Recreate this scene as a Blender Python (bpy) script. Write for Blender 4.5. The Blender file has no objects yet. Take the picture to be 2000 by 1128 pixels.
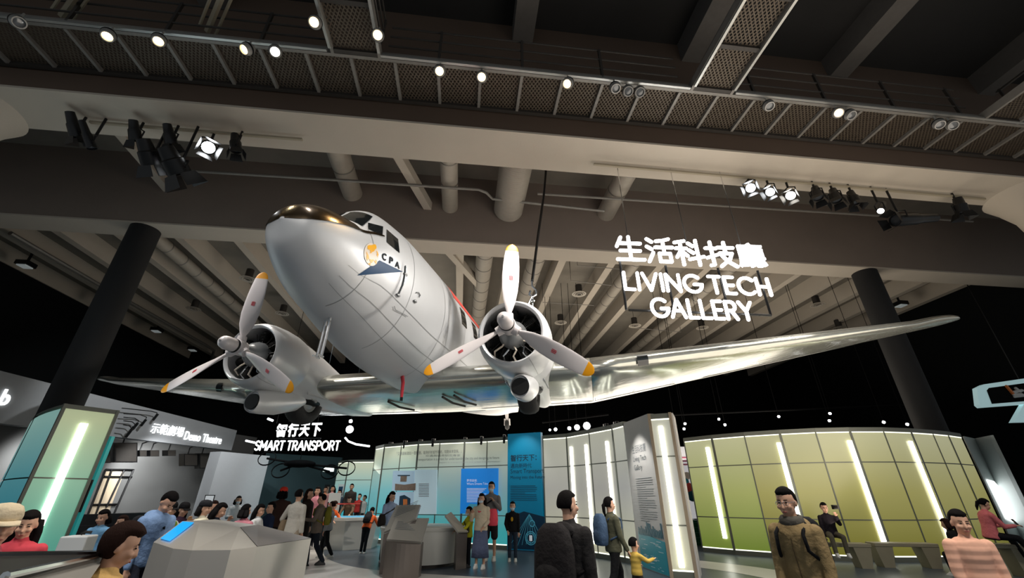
import bpy, math, random
import numpy as np
from mathutils import Vector, Matrix
random.seed(7)
scene = bpy.context.scene
COL = scene.collection
# ------------------------------------------------------------------ camera
FPX, PITCH, EYE = 815.4, math.radians(26.582), 1.55
cd = bpy.data.cameras.new('camera'); cam = bpy.data.objects.new('camera', cd); COL.objects.link(cam)
cam.location = (0, 0, EYE); cam.rotation_euler = (math.pi/2 + PITCH, 0, 0)
cd.sensor_fit = 'HORIZONTAL'; cd.sensor_width = 36.0; cd.lens = 36.0*FPX/2000.0
cd.clip_start = .05; cd.clip_end = 300
scene.camera = cam
# ------------------------------------------------------------------ world (glow of the rest of the museum behind the viewer), exposure
wd = bpy.data.worlds.new('hall_glow'); scene.world = wd; wd.use_nodes = True
wd.node_tree.nodes['Background'].inputs[0].default_value = (.80, .86, .90, 1)
wd.node_tree.nodes['Background'].inputs[1].default_value = .30
scene.view_settings.view_transform = 'Standard'; scene.view_settings.look = 'None'
scene.view_settings.exposure = 0.0; scene.view_settings.gamma = 1.0; scene.view_settings.use_curve_mapping = False
scene.cycles.use_denoising = True
scene.cycles.max_bounces = 7; scene.cycles.diffuse_bounces = 3; scene.cycles.glossy_bounces = 4
scene.cycles.sample_clamp_indirect = 4.0
scene.cycles.caustics_reflective = False; scene.cycles.caustics_refractive = False

def spot(loc, target, power, color=(1, .95, .88), size=50, blend=.5, radius=.12):
    l = bpy.data.lights.new('spot_lamp', 'SPOT'); l.energy = power; l.color = color
    l.spot_size = math.radians(size); l.spot_blend = blend; l.shadow_soft_size = radius
    o = bpy.data.objects.new('spot_lamp', l); COL.objects.link(o); o.location = loc
    o.rotation_euler = (Vector(target)-Vector(loc)).to_track_quat('-Z', 'Y').to_euler()
    return o
def area(loc, target, power, sx, sy, color=(1, 1, 1)):
    l = bpy.data.lights.new('added_fill_area', 'AREA'); l.energy = power; l.color = color; l.shape = 'RECTANGLE'; l.size = sx; l.size_y = sy
    o = bpy.data.objects.new('added_fill_area', l); COL.objects.link(o); o.location = loc
    o.rotation_euler = (Vector(target)-Vector(loc)).to_track_quat('-Z', 'Y').to_euler()
    return o
WARM, NEUT, COOL = (1, .74, .42), (1, .93, .84), (.86, .95, 1)
# added area lamps standing in for exhibition light that spills up to the ceiling
area((3.5, 21.5, 4.3), (3.0, 17.5, 12), 1250, 20, 8, (1, .9, .76))
area((8.5, 6.5, 3.0), (5, 9.5, 12), 560, 10, 9, (1, .88, .74))
area((-10.5, 8.5, 3.9), (-7, 9.5, 12), 60, 4, 3, (.8, .95, 1))
area((-8.5, 23.5, 4.6), (-6, 18, 12), 90, 7, 2, (.92, .97, 1))
# lamps of the tracks that light the aircraft; the last two are added propeller spots
spot((8.3, 8.8, 8.9), (-.6, 8.6, 4.9), 1450, NEUT, 44)
spot((7.4, 8.7, 8.9), (-1.6, 8.0, 5.1), 850, (.97, .98, 1), 40)
spot((9.4, 9.0, 8.9), (3.5, 9.0, 4.6), 2200, NEUT, 60)
spot((-8.3, 7.6, 8.9), (-4.9, 8.3, 4.4), 1900, (.93, .97, 1), 40)
spot((-.7, 6.2, 10.5), (-3.5, 5.1, 5.3), 620, (1, .64, .28), 20)
spot((-6.5, 5.9, 10.4), (-3.6, 5.3, 5.3), 160, (1, .8, .5), 30)
spot((2.2, 3.2, 9.6), (.15, 7.6, 4.3), 1500, (1, .96, .92), 30)
spot((-9.0, 5.6, 9.8), (-5.6, 8.3, 4.2), 1500, (1, .96, .93), 26)
# added spots without fixtures that brighten the hall floor and visitors
for _x, _y, _p in ((-7, 9, 900), (-2.5, 11, 1300), (2, 7, 900), (5.5, 9, 700), (-3.5, 4.5, 900), (9, 11, 600), (-9, 16, 1300), (-4, 18, 1300), (2.6, 2.6, 700), (-6.5, 13, 1100)):
    spot((_x, _y, 9.6), (_x, _y+.6, 0), _p, (1, .93, .84), 75, .8, .25)
spot((-8.5, 19.0, 9.0), (-10.0, 26.0, 2.0), 1500, (.82, .97, 1), 60)  # added spot that brightens the dark teal wall
for _x, _y, _p in ((3.0, 1.2, 900), (6.5, 2.2, 800), (-3.0, .8, 700), (9.5, 7.0, 600), (.5, 5.5, 500)):  # more added spots, for light on the foreground from the viewer's side
    spot((_x, _y, 7.5), (_x*.9, _y+4.0, 1.0), _p, (1, .94, .87), 70, .8, .3)
spot((-12.3, 18.5, 6.5), (-13.6, 23.0, 1.9), 900, (.95, .98, 1), 60)  # added to brighten the pale screen wall
spot((-10.5, 15.5, 8.5), (-16.2, 20.0, 4.6), 1300, (.95, .98, 1), 75)  # added to brighten the theatre fascia from outside
spot((-7.6, 5.2, 7.0), (-6.6, 7.8, .6), 520, (.92, .97, 1), 50)  # added to lift the white plinth out of its shade
spot((-4.8, 2.6, 7.5), (-3.6, 5.6, 1.0), 520, (1, .96, .92), 50)
# added spots under the fascia that brighten the theatre wall
for _x, _y, _p in ((-17.5, 17.5, 1300), (-16.6, 21.5, 1300), (-14.5, 19.5, 900)):
    spot((_x-1.0, _y, 3.7), (_x-3.6, _y+3.2, 1.6), _p*.5, (.96, .98, 1), 95, .8, .25)

# ------------------------------------------------------------------ pixels to places (2000 x 1128 frame), room frame
CP, SP = math.cos(PITCH), math.sin(PITCH)
def ray(u, v):
    q = -(v-564)/FPX
    return Vector(((u-1000)/FPX, CP-q*SP, SP+q*CP))
def PZ(u, v, z): d = ray(u, v); return Vector((0, 0, EYE))+d*((z-EYE)/d.z)
def PY(u, v, y): d = ray(u, v); return Vector((0, 0, EYE))+d*(y/d.y)
RA = math.radians(6.5); RC, RS = math.cos(RA), math.sin(RA)
def R(s, t, z=0): return Vector((s*RC-t*RS, s*RS+t*RC, z))
def ST(p): return (p.x*RC+p.y*RS, -p.x*RS+p.y*RC)

# ------------------------------------------------------------------ materials
def lin(c):
    return tuple((x/12.92 if x <= .04045 else ((x+.055)/1.055)**2.4) for x in c)
def rgb(r, g, b): return lin((r/255, g/255, b/255))
MATS = {}
def mat(name, col, rough=.5, metal=0., emis=None, estr=0., noise=0., nscale=6., bump=0., bscale=20., stretch=None, spec=.5, trans=0., coat=0., wave=None):
    if name in MATS: return MATS[name]
    m = bpy.data.materials.new(name); m.use_nodes = True; nt = m.node_tree; b = nt.nodes['Principled BSDF']
    b.inputs['Base Color'].default_value = (*col, 1); b.inputs['Roughness'].default_value = rough; b.inputs['Metallic'].default_value = metal
    b.inputs['Specular IOR Level'].default_value = spec
    if trans: b.inputs['Transmission Weight'].default_value = trans
    if coat: b.inputs['Coat Weight'].default_value = coat
    if emis: b.inputs['Emission Color'].default_value = (*emis, 1); b.inputs['Emission Strength'].default_value = estr
    tc = nt.nodes.new('ShaderNodeTexCoord'); mp = nt.nodes.new('ShaderNodeMapping'); nt.links.new(tc.outputs['Object'], mp.inputs[0])
    if stretch: mp.inputs['Scale'].default_value = stretch
    if noise:
        n = nt.nodes.new('ShaderNodeTexNoise'); n.inputs['Scale'].default_value = nscale; n.inputs['Detail'].default_value = 5
        nt.links.new(mp.outputs[0], n.inputs['Vector'])
        mx = nt.nodes.new('ShaderNodeMix'); mx.data_type = 'RGBA'
        mx.inputs[6].default_value = (*[max(0, c*(1-noise)) for c in col], 1); mx.inputs[7].default_value = (*[min(1, c*(1+noise)) for c in col], 1)
        nt.links.new(n.outputs[0], mx.inputs[0]); nt.links.new(mx.outputs[2], b.inputs['Base Color'])
    if bump or wave:
        if wave:
            n2 = nt.nodes.new('ShaderNodeTexWave'); n2.wave_type = 'BANDS'; n2.bands_direction = wave; n2.inputs['Distortion'].default_value = .6
        else:
            n2 = nt.nodes.new('ShaderNodeTexNoise'); n2.inputs['Detail'].default_value = 3
        n2.inputs['Scale'].default_value = bscale
        nt.links.new(mp.outputs[0], n2.inputs['Vector'])
        bp = nt.nodes.new('ShaderNodeBump'); bp.inputs['Strength'].default_value = bump; bp.inputs['Distance'].default_value = .05
        nt.links.new(n2.outputs[0], bp.inputs['Height']); nt.links.new(bp.outputs[0], b.inputs['Normal'])
    MATS[name] = m; return m
def glow(name, col, s):
    return mat(name, (.8, .8, .8), .5, emis=col, estr=s)
def fab(name, r, g, b, n=.15): return mat(name, rgb(r, g, b), .85, noise=n, nscale=14, bump=.25, bscale=60, spec=.2)

# ------------------------------------------------------------------ mesh builder
class MB:
    def __init__(s): s.v = []; s.f = []
    def add(s, vs, fs):
        o = len(s.v); s.v += [tuple(p) for p in vs]; s.f += [tuple(i+o for i in f) for f in fs]; return s
    def box(s, c, d, rz=0., m=None):
        c = Vector(c); vs = []
        for sx in (-.5, .5):
            for sy in (-.5, .5):
                for sz in (-.5, .5):
                    p = Vector((sx*d[0], sy*d[1], sz*d[2]))
                    if m is not None: p = m @ p
                    elif rz: p = Matrix.Rotation(rz, 3, 'Z') @ p
                    vs.append(c+p)
        return s.add(vs, [(0, 1, 3, 2), (4, 6, 7, 5), (0, 4, 5, 1), (2, 3, 7, 6), (0, 2, 6, 4), (1, 5, 7, 3)])
    def hexa(s, b4, t4):
        return s.add(list(b4)+list(t4), [(3, 2, 1, 0), (4, 5, 6, 7), (0, 1, 5, 4), (1, 2, 6, 5), (2, 3, 7, 6), (3, 0, 4, 7)])
    def rbox(s, s0, s1, t0, t1, z0, z1):
        return s.hexa([R(s0, t0, z0), R(s1, t0, z0), R(s1, t1, z0), R(s0, t1, z0)], [R(s0, t0, z1), R(s1, t0, z1), R(s1, t1, z1), R(s0, t1, z1)])
    def prism(s, poly, z0, z1):
        n = len(poly); vs = [(p[0], p[1], z0) for p in poly]+[(p[0], p[1], z1) for p in poly]
        return s.add(vs, [tuple(range(n))[::-1], tuple(range(n, 2*n))]+[(i, (i+1) % n, (i+1) % n+n, i+n) for i in range(n)])
    def extr(s, poly3, d):
        n = len(poly3); d = Vector(d); vs = [Vector(p) for p in poly3]; vs = vs+[p+d for p in vs]
        return s.add(vs, [tuple(range(n))[::-1], tuple(range(n, 2*n))]+[(i, (i+1) % n, (i+1) % n+n, i+n) for i in range(n)])
    def loft(s, rings, cap=True, closed=True):
        n = len(rings[0]); vs = [p for r in rings for p in r]; fs = []
        for i in range(len(rings)-1):
            for j in range(n if closed else n-1):
                a = i*n+j; b = i*n+(j+1) % n; fs.append((a, b, b+n, a+n))
        if cap and closed: fs += [tuple(range(n))[::-1], tuple(range((len(rings)-1)*n, len(rings)*n))]
        return s.add(vs, fs)
    def cone(s, p0, p1, r0, r1=None, n=16, cap=True):
        r1 = r0 if r1 is None else r1; p0 = Vector(p0); p1 = Vector(p1); d = (p1-p0)
        if d.length < 1e-6: return s
        d.normalize(); a = d.orthogonal().normalized(); b = d.cross(a)
        C = [(math.cos(2*math.pi*i/n), math.sin(2*math.pi*i/n)) for i in range(n)]
        return s.loft([[p0+(a*c+b*e)*r0 for c, e in C], [p1+(a*c+b*e)*r1 for c, e in C]], cap)
    def tube(s, pts, r, n=8):
        pts = [Vector(p) for p in pts]; rings = []; rs = r if isinstance(r, (list, tuple)) else [r]*len(pts); up = None
        for i, p in enumerate(pts):
            d = (pts[min(i+1, len(pts)-1)]-pts[max(i-1, 0)]).normalized()
            if up is None: up = d.orthogonal().normalized()
            up = (up-d*up.dot(d))
            up = up.normalized() if up.length > 1e-5 else d.orthogonal().normalized()
            b = d.cross(up)
            rings.append([p+(up*math.cos(2*math.pi*k/n)+b*math.sin(2*math.pi*k/n))*rs[i] for k in range(n)])
        return s.loft(rings)
    def lathe(s, prof, o=(0, 0, 0), ax=(0, 0, 1), n=32, ring=False):
        # prof: (along axis, radius)
        o = Vector(o); ax = Vector(ax).normalized(); a = ax.orthogonal().normalized(); b = ax.cross(a)
        if ring: prof = list(prof)+[prof[0]]
        return s.loft([[o+ax*h+(a*math.cos(2*math.pi*i/n)+b*math.sin(2*math.pi*i/n))*max(r, 1e-4) for i in range(n)] for h, r in prof], cap=not ring)
    def ell(s, c, r, n=16, m=10, M=None):
        c = Vector(c); r = (r, r, r) if not isinstance(r, (tuple, list)) else r; rings = []
        for i in range(m+1):
            t = math.pi*min(max(i/m, .004), .996)
            ring = []
            for j in range(n):
                a = 2*math.pi*j/n; p = Vector((math.sin(t)*math.cos(a)*r[0], math.sin(t)*math.sin(a)*r[1], -math.cos(t)*r[2]))
                ring.append(c+(M @ p if M is not None else p))
            rings.append(ring)
        return s.loft(rings)
    def cap(s, p0, p1, r0, r1=None, n=12):
        # tapered capsule
        r1 = r0 if r1 is None else r1; p0 = Vector(p0); p1 = Vector(p1); d = p1-p0; L = d.length
        if L < 1e-5: return s.ell(p0, r0)
        prof = [(-r0*math.cos(a), r0*math.sin(a)) for a in (.08, .5, 1., 1.45)]+[(L+r1*math.sin(a), r1*math.cos(a)) for a in (.12, .55, 1.05, 1.5)]
        return s.lathe(prof, p0, d, n)
    def xf(s, M): s.v = [tuple(M @ Vector(p)) for p in s.v]; return s

def link(o, parent=None):
    COL.objects.link(o)
    if parent is not None: o.parent = parent
    return o
WM = {}
def obj(name, mb, m, parent=None, world=False, smooth=False, mods=(), label=None):
    me = bpy.data.meshes.new(name); vs = mb.v
    if world and parent is not None:
        iv = WM[parent.name].inverted(); vs = [tuple(iv @ Vector(p)) for p in vs]
    me.from_pydata([tuple(p) for p in vs], [], mb.f); me.update()
    o = bpy.data.objects.new(name, me)
    for q in (m if isinstance(m, (list, tuple)) else [m]): me.materials.append(q)
    if smooth:
        me.polygons.foreach_set('use_smooth', [True]*len(me.polygons))
        if smooth != 'all': me.set_sharp_from_angle(angle=math.radians(38))
    for t, kw in mods:
        md = o.modifiers.new(t.lower(), t)
        for k, v in kw.items(): setattr(md, k, v)
    if label: o['label'] = label
    WM[o.name] = WM[parent.name] if parent is not None else Matrix()
    return link(o, parent)
def thing(name, label, cat, loc=(0, 0, 0), rz=0., group=None):
    o = bpy.data.objects.new(name, None); o.location = loc; o.rotation_euler = (0, 0, rz); o.empty_display_size = .2
    link(o); tag(o, label, cat, group); WM[o.name] = Matrix.Translation(Vector(loc)) @ Matrix.Rotation(rz, 4, 'Z'); return o
def tag(o, label, cat, group=None):
    o['label'] = label; o['category'] = cat
    if group: o['group'] = group
    return o
def struct(name, mb, m, parent=None, **k):
    o = obj(name, mb, m, parent, **k)
    o['kind'] = 'structure'; return o
def dup(root, loc=None, rz=None, label=None):
    r = root.copy(); COL.objects.link(r)
    if loc is not None: r.location = loc
    if rz is not None: r.rotation_euler = (0, 0, rz)
    if label: r['label'] = label
    for ch in list(root.children):
        c = ch.copy(); COL.objects.link(c); c.parent = r
        for g in ch.children:
            q = g.copy(); COL.objects.link(q); q.parent = c
    WM[r.name] = Matrix.Translation(r.location) @ Matrix.Rotation(r.rotation_euler.z, 4, 'Z')
    return r
def text_mb(txt, size, depth=.01, bold=0., align='LEFT'):
    c = bpy.data.curves.new('lettering', 'FONT'); c.body = txt; c.size = size; c.extrude = depth/2; c.offset = bold; c.align_x = align; c.resolution_u = 3
    o = bpy.data.objects.new('lettering', c); COL.objects.link(o)
    me = o.to_mesh(); mb = MB(); mb.v = [tuple(v.co) for v in me.vertices]; mb.f = [tuple(p.vertices) for p in me.polygons]
    o.to_mesh_clear(); bpy.data.objects.remove(o); bpy.data.curves.remove(c); return mb
def frame(o, x, y):
    # matrix with x axis along x, y axis along y (text plane) at o
    x = Vector(x).normalized(); y = Vector(y); y = (y-x*y.dot(x)).normalized(); z = x.cross(y)
    return Matrix(((x.x, y.x, z.x, o[0]), (x.y, y.y, z.y, o[1]), (x.z, y.z, z.z, o[2]), (0, 0, 0, 1)))
def fit_text(mb, w, h=None):
    # scale so that the text is w wide (and h tall), origin at its lower left
    xs = [p[0] for p in mb.v]; ys = [p[1] for p in mb.v]; x0, x1, y0, y1 = min(xs), max(xs), min(ys), max(ys)
    sx = w/(x1-x0); sy = (h/(y1-y0)) if h else sx
    mb.v = [((p[0]-x0)*sx, (p[1]-y0)*sy, p[2]) for p in mb.v]; return mb
# ================================================================== THE HALL
M_black = mat('black_wall_paint', rgb(12, 14, 15), .9, noise=.3, spec=.15)
M_slab = mat('raw_concrete_ceiling', rgb(122, 116, 106), .9, noise=.18, nscale=1.5, bump=.1)
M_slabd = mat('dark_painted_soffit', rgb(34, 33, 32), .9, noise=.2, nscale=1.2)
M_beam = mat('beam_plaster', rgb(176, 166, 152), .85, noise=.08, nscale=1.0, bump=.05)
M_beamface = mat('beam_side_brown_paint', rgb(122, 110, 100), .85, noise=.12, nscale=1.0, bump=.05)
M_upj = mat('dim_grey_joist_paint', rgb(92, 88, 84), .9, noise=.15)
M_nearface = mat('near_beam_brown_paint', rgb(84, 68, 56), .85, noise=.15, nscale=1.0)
M_colb = mat('black_column_paint', rgb(13, 13, 14), .75, noise=.2, nscale=3)
M_floor = mat('dark_blue_resin_floor', rgb(72, 82, 92), .34, noise=.18, nscale=3)
M_path = mat('pale_resin_path', rgb(214, 212, 206), .35, noise=.05, nscale=3)
M_steel = mat('galvanised_steel', rgb(126, 122, 116), .5, .35, noise=.15, nscale=9)
M_dsteel = mat('dark_steel', rgb(58, 54, 50), .55, .3, noise=.15, nscale=9)
M_alu = mat('silver_trim', rgb(176, 176, 172), .35, .7)
M_blackm = mat('black_metal', rgb(18, 18, 19), .4, .3)
M_white = mat('white_paint', rgb(225, 225, 222), .5)

struct('floor', MB().rbox(-30, 34, -3, 34, -.2, 0), M_floor)
# pale curved paths set into the floor
def ribbon(pts, w0, z=.004):
    top = []; n = len(pts)
    L = []; Rr = []
    for i in range(n):
        a = Vector((*pts[max(i-1, 0)], 0)); b = Vector((*pts[min(i+1, n-1)], 0)); d = (b-a).normalized(); nrm = Vector((-d.y, d.x, 0))
        p = Vector((*pts[i], z)); L.append(p+nrm*w0/2); Rr.append(p-nrm*w0/2)
    m = MB(); m.loft([L, Rr], cap=False, closed=False); return m
def bez(p, n=24):
    out = []
    for i in range(n+1):
        t = i/n; q = [Vector(x) for x in p]
        while len(q) > 1: q = [q[k]*(1-t)+q[k+1]*t for k in range(len(q)-1)]
        out.append((q[0].x, q[0].y))
    return out
pts = [(PZ(u, v, 0).x, PZ(u, v, 0).y) for u, v in ((1300, 1094), (1420, 1105), (1540, 1121), (1640, 1145), (1740, 1180))]
struct('floor_path', ribbon(bez([(*p, 0) for p in pts]), 1.25), M_path)
pts = [(PZ(u, v, 0).x, PZ(u, v, 0).y) for u, v in ((640, 1044), (540, 1068), (470, 1110), (560, 1133), (760, 1133), (960, 1150))]
struct('floor_path', ribbon(bez([(*p, 0) for p in pts]), 2.3), M_path)
# walls
struct("wall_left", MB().rbox(-21.4, -21.1, 13.25, 34.0, 0, 11.9), M_black)
struct("wall_right", MB().rbox(25.4, 25.7, 13.25, 34.0, 0, 11.9), M_black)
struct('wall_back', MB().rbox(-21.4, 25.7, 33.5, 33.9, 0, 11.9), M_black)
# ceilings: far bay slab, joists; near bays higher and darker
struct('ceiling', MB().rbox(-21.4, 25.7, 14.0, 33.9, 11.9, 12.1), M_slab)
struct('ceiling', MB().rbox(-34, 38, 8.9, 13.2, 13.1, 13.3), M_slab)
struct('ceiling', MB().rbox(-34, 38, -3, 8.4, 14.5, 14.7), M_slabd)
for k, s in enumerate((-21.2, -18.9, -16.6, -14.3, -12.0, -9.7, -7.4, -5.1, -2.8, -.5, 1.8, 4.1, 6.4, 8.7, 11.0, 13.3, 15.6, 17.9, 20.2, 22.5, 24.8)):
    struct('ceiling_joist', MB().rbox(s-.17, s+.17, 14.0, 33.5, 11.1, 11.9), M_beam)
for s in (-21, -16.5, -12.0, -7.5, 1.2, 6.5, 11.5, 17, 22, 27):
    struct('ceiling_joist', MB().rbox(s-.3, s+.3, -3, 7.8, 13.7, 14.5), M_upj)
# the two great beams, with painted sides and pale soffits
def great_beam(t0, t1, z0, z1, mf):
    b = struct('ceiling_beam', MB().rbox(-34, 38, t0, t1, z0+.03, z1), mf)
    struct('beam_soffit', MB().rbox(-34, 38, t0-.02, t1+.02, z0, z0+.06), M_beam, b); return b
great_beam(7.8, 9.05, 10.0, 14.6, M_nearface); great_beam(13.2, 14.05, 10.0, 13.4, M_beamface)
# slanting ties between the two beams
for a, b in (((225, 255), (322, 368)), ((760, 280), (846, 428)), ((885, 505), (935, 560))):
    za = 11.4 if a[1] < 500 else 11.0
    p, q = PZ(*a, za), PZ(*b, za if a[1] < 500 else 11.0)
    d = (q-p).normalized(); n = Vector((-d.y, d.x, 0))*.14; p = p-d*.6; q = q+d*.5; up = Vector((0, 0, .35))
    struct('ceiling_tie', MB().hexa([p-n, q-n, q+n, p+n], [p-n+up, q-n+up, q+n+up, p+n+up]), M_beam)
# columns
for (s, t) in ((-11.45, 13.62), (16.45, 13.62)):
    struct('column', MB().cone(R(s, t, 0), R(s, t, 10.02), .44, n=40), M_colb, smooth=True)
for (s, t, nm) in ((-12.2, 8.45, 'white column with flared head at the far left of the near beam'), (17.15, 8.45, '')):
    struct('column', MB().lathe([(0, .45), (8.6, .45), (9.2, .55), (9.7, .8), (10.0, 1.0)], R(s, t, 0), (0, 0, 1), 40), M_beam, smooth=True)
# ------------------------------------------------------------------ ducts, pipes, diffusers
M_duct = mat('grey_duct', rgb(150, 142, 130), .6, .1, noise=.1, bump=.35, bscale=9, wave='Y')
M_ductp = mat('grey_spiral_duct', rgb(156, 148, 136), .6, .1, noise=.1)
def duct(s, t0, t1, z, r, label):
    o = thing('ventilation_duct', label, 'duct', R(s, (t0+t1)/2, z))
    m = MB(); m.cone(R(s, t0, z), R(s, t1, z), r, n=24); obj('pipe', m, M_ductp, o, True, True)
    for k in range(int((t1-t0)/1.1)):
        t = t0+.5+k*1.1; obj('joint_band', MB().cone(R(s, t, z), R(s, t+.05, z), r+.012, n=24), M_steel, o, True, True)
    return o
duct(-.9, 9.0, 13.3, 11.6, .3, 'slim grey round duct above the aircraft, left of the big ribbed duct')
ob = thing('ventilation_duct', 'fat ribbed grey flexible duct crossing the bay above the aircraft fuselage', 'duct', R(1.0, 11, 11.6))
pf = [(0, .5)]
for k in range(42): pf += [(k*.1+.02, .56), (k*.1+.07, .53)]
obj('pipe', MB().lathe(pf+[(4.3, .5)], R(1.35, 9.0, 11.6), (-RS, RC, 0), 28), M_ductp, ob, True, True)
duct(5.3, 9.0, 13.3, 11.8, .36, 'grey round duct crossing the bay above the illuminated gallery sign')
duct(-4.6, 9.0, 13.3, 11.9, .36, 'grey round duct crossing the bay right of the bright stage lamp')
for s, lab in ((-13.1, 'grey duct under the far left ceiling beside the left black column'), (-6.3, 'grey duct under the far ceiling above the left propeller'), (.6, 'grey duct under the far ceiling behind the upright propeller blade'), (2.95, 'grey duct under the far ceiling just left of the hanging sign'), (7.5, 'grey duct under the far ceiling right behind the hanging sign'), (12.2, 'grey duct under the far right ceiling beside the right black column')):
    duct(s, 14.2, 32.5, 11.25, .38 if s in (.6, 2.95) else .27, lab)
def pipe(pts, r, label, m=M_steel):
    return tag(obj('ceiling_pipe', MB().tube(pts, r, 8), m, smooth=True), label, 'pipe')
pz = 11.2
pipe([PZ(330, 331, pz), PZ(640, 350, pz), PZ(935, 370, pz), PZ(950, 376, pz), PZ(962, 388, pz), PZ(1180, 412, pz)], .05, 'grey sprinkler pipe with a dog-leg running along the bay above the aircraft')
pipe([PZ(1050, 378, pz), PZ(1400, 401, pz), PZ(1900, 432, pz)], .045, 'grey pipe running to the right above the illuminated gallery sign')
pipe([PZ(0, 352, pz+.6), PZ(330, 372, pz+.6), PZ(700, 395, pz+.6)], .045, 'thin conduit along the top left of the far beam')
pipe([PZ(20, 455, 11.0), PZ(215, 568, 11.0), PZ(400, 672, 11.0), PZ(418, 684, 11.0), PZ(412, 706, 10.6)], .09, 'pale elbowed pipe under the far left ceiling beside the black wall')
M_diff = mat('white_diffuser', rgb(170, 162, 150), .5)
def diffuser(u, v, label):
    p = PZ(u, v, 10.75); o = thing('ceiling_diffuser', label, 'air diffuser', p, 0, 'round ceiling diffusers')
    for k, (r, z) in enumerate(((.36, 0), (.26, -.02), (.15, -.04))):
        obj('ring', MB().lathe([(0, r), (.03, r*.9), (.03, r*.72), (0, r*.78)], (0, 0, z), (0, 0, 1), 24, True), M_diff, o, smooth=True)
    obj('neck', MB().cone((0, 0, .02), (0, 0, .5), .17, n=16), M_dsteel, o, smooth=True)
for u, v, lab in ((1131, 574, 'round ceiling diffuser closest to the hoist chain, right of the upright propeller blade'), (1095, 630, 'round ceiling diffuser just right of the open cowling'), (1240, 636, 'round ceiling diffuser left below the word GALLERY'), (1372, 640, 'round ceiling diffuser right below the word GALLERY'), (1597, 595, 'round ceiling diffuser between the sign and the right black column'),
                  (484, 545, 'round ceiling diffuser left of the top blade of the left propeller'), (378, 603, 'round ceiling diffuser farther left of the left propeller'), (551, 612, 'round ceiling diffuser between left propeller blade and fuselage'), (1640, 470+170, 'round ceiling diffuser just above the right wing before the black column')):
    diffuser(u, v, lab)
M_lens = mat('flood_lens', rgb(200, 205, 205), .3, emis=(.9, 1, 1), estr=.12)
def flood(u, v, label):
    p = PZ(u, v, 10.9); o = thing('flood_light', label, 'floodlight', p, RA, 'square ceiling floodlights')
    obj('housing', MB().box((0, 0, .12), (.5, .5, .2)), M_blackm, o); obj('lens', MB().box((0, 0, 0), (.38, .38, .05)), M_lens, o)
    obj('bracket', MB().box((0, 0, .5), (.07, .07, .62)), M_blackm, o)
for u, v, lab in ((48, 520, 'square floodlight on the ceiling at the far left edge'), (200, 596, 'square floodlight half hidden behind the left black column'), (305, 647, 'square floodlight on the ceiling right of the left black column'), (376, 684, 'square floodlight on the ceiling near the left propeller'), (1760, 597, 'square floodlight on the ceiling right of the right black column')): flood(u, v, lab)
# thin rod hangers below the far ceiling
for (a, b, lab) in (((1128, 518), (1210, 525), 'upper'), ((1115, 548), (1195, 557), 'second'), ((1240, 640), (1330, 648), 'lowest'), ((1060, 590), (1160, 596), 'middle')):
    p, q = PZ(*a, 10.75), PZ(*b, 10.75); m = MB()
    m.tube([p+Vector((0, 0, 1.1)), p, q, q+Vector((0, 0, 1.1))], .02, 6)
    tag(obj('rod_hanger', m, M_steel), {'upper': 'thin grey hanger frame beside the first Chinese character of the sign, topmost', 'second': 'thin grey hanger frame just under the topmost one, left of the sign', 'lowest': 'thin grey hanger frame under the word GALLERY', 'middle': 'thin grey hanger frame right of the hoist hook'}[lab], 'hanger')
# ------------------------------------------------------------------ catwalk of expanded steel mesh
def mesh_mat():
    m = mat('expanded_steel_mesh', rgb(84, 74, 62), .5, .4)
    nt = m.node_tree; b = nt.nodes['Principled BSDF']
    tc = nt.nodes.new('ShaderNodeTexCoord'); outs = []
    for ang in (.6, -.6):
        mp = nt.nodes.new('ShaderNodeMapping'); mp.inputs['Rotation'].default_value = (0, 0, ang); nt.links.new(tc.outputs['Object'], mp.inputs[0])
        w = nt.nodes.new('ShaderNodeTexWave'); w.inputs['Scale'].default_value = 4.2; nt.links.new(mp.outputs[0], w.inputs['Vector'])
        g = nt.nodes.new('ShaderNodeMath'); g.operation = 'GREATER_THAN'; g.inputs[1].default_value = .70; nt.links.new(w.outputs[0], g.inputs[0]); outs.append(g)
    mx = nt.nodes.new('ShaderNodeMath'); mx.operation = 'MAXIMUM'; nt.links.new(outs[0].outputs[0], mx.inputs[0]); nt.links.new(outs[1].outputs[0], mx.inputs[1])
    nt.links.new(mx.outputs[0], b.inputs['Alpha']); return m
M_mesh = mesh_mat()
ZW = 10.7
cw = thing('catwalk', 'long mesh-floored service catwalk under the ceiling along the near beam', 'catwalk', R(2, 7.2, ZW))
def dk(mb, m, nm): return obj(nm, mb, m, cw, True)
dk(MB().rbox(-26, 30, 6.62, 7.75, ZW+.02, ZW+.03), M_mesh, 'mesh_floor')
dk(MB().rbox(-26, 30, 6.55, 6.63, ZW-.06, ZW+.16), M_steel, 'edge_beam'); dk(MB().rbox(-26, 30, 7.66, 7.76, ZW-.06, ZW+.16), M_dsteel, 'edge_beam')
for k in range(-24, 29): dk(MB().rbox(k*1.0-.035, k*1.0+.035, 6.63, 7.66, ZW-.07, ZW+.015), M_steel, 'cross_bar')
for z in (.45, .8, 1.15):
    for s0, s1 in ((-26, -3.6), (-2.2, 5.0), (6.5, 13.3)): dk(MB().tube([R(s0, 6.58, ZW+z), R(s1, 6.58, ZW+z)], .025, 6), M_dsteel, 'guard_rail')
for s in [x for x in range(-25, 14, 2) if x not in (-3, 5)]: dk(MB().rbox(s-.03, s+.03, 6.55, 6.61, ZW+.1, ZW+1.18), M_dsteel, 'rail_post')
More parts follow.
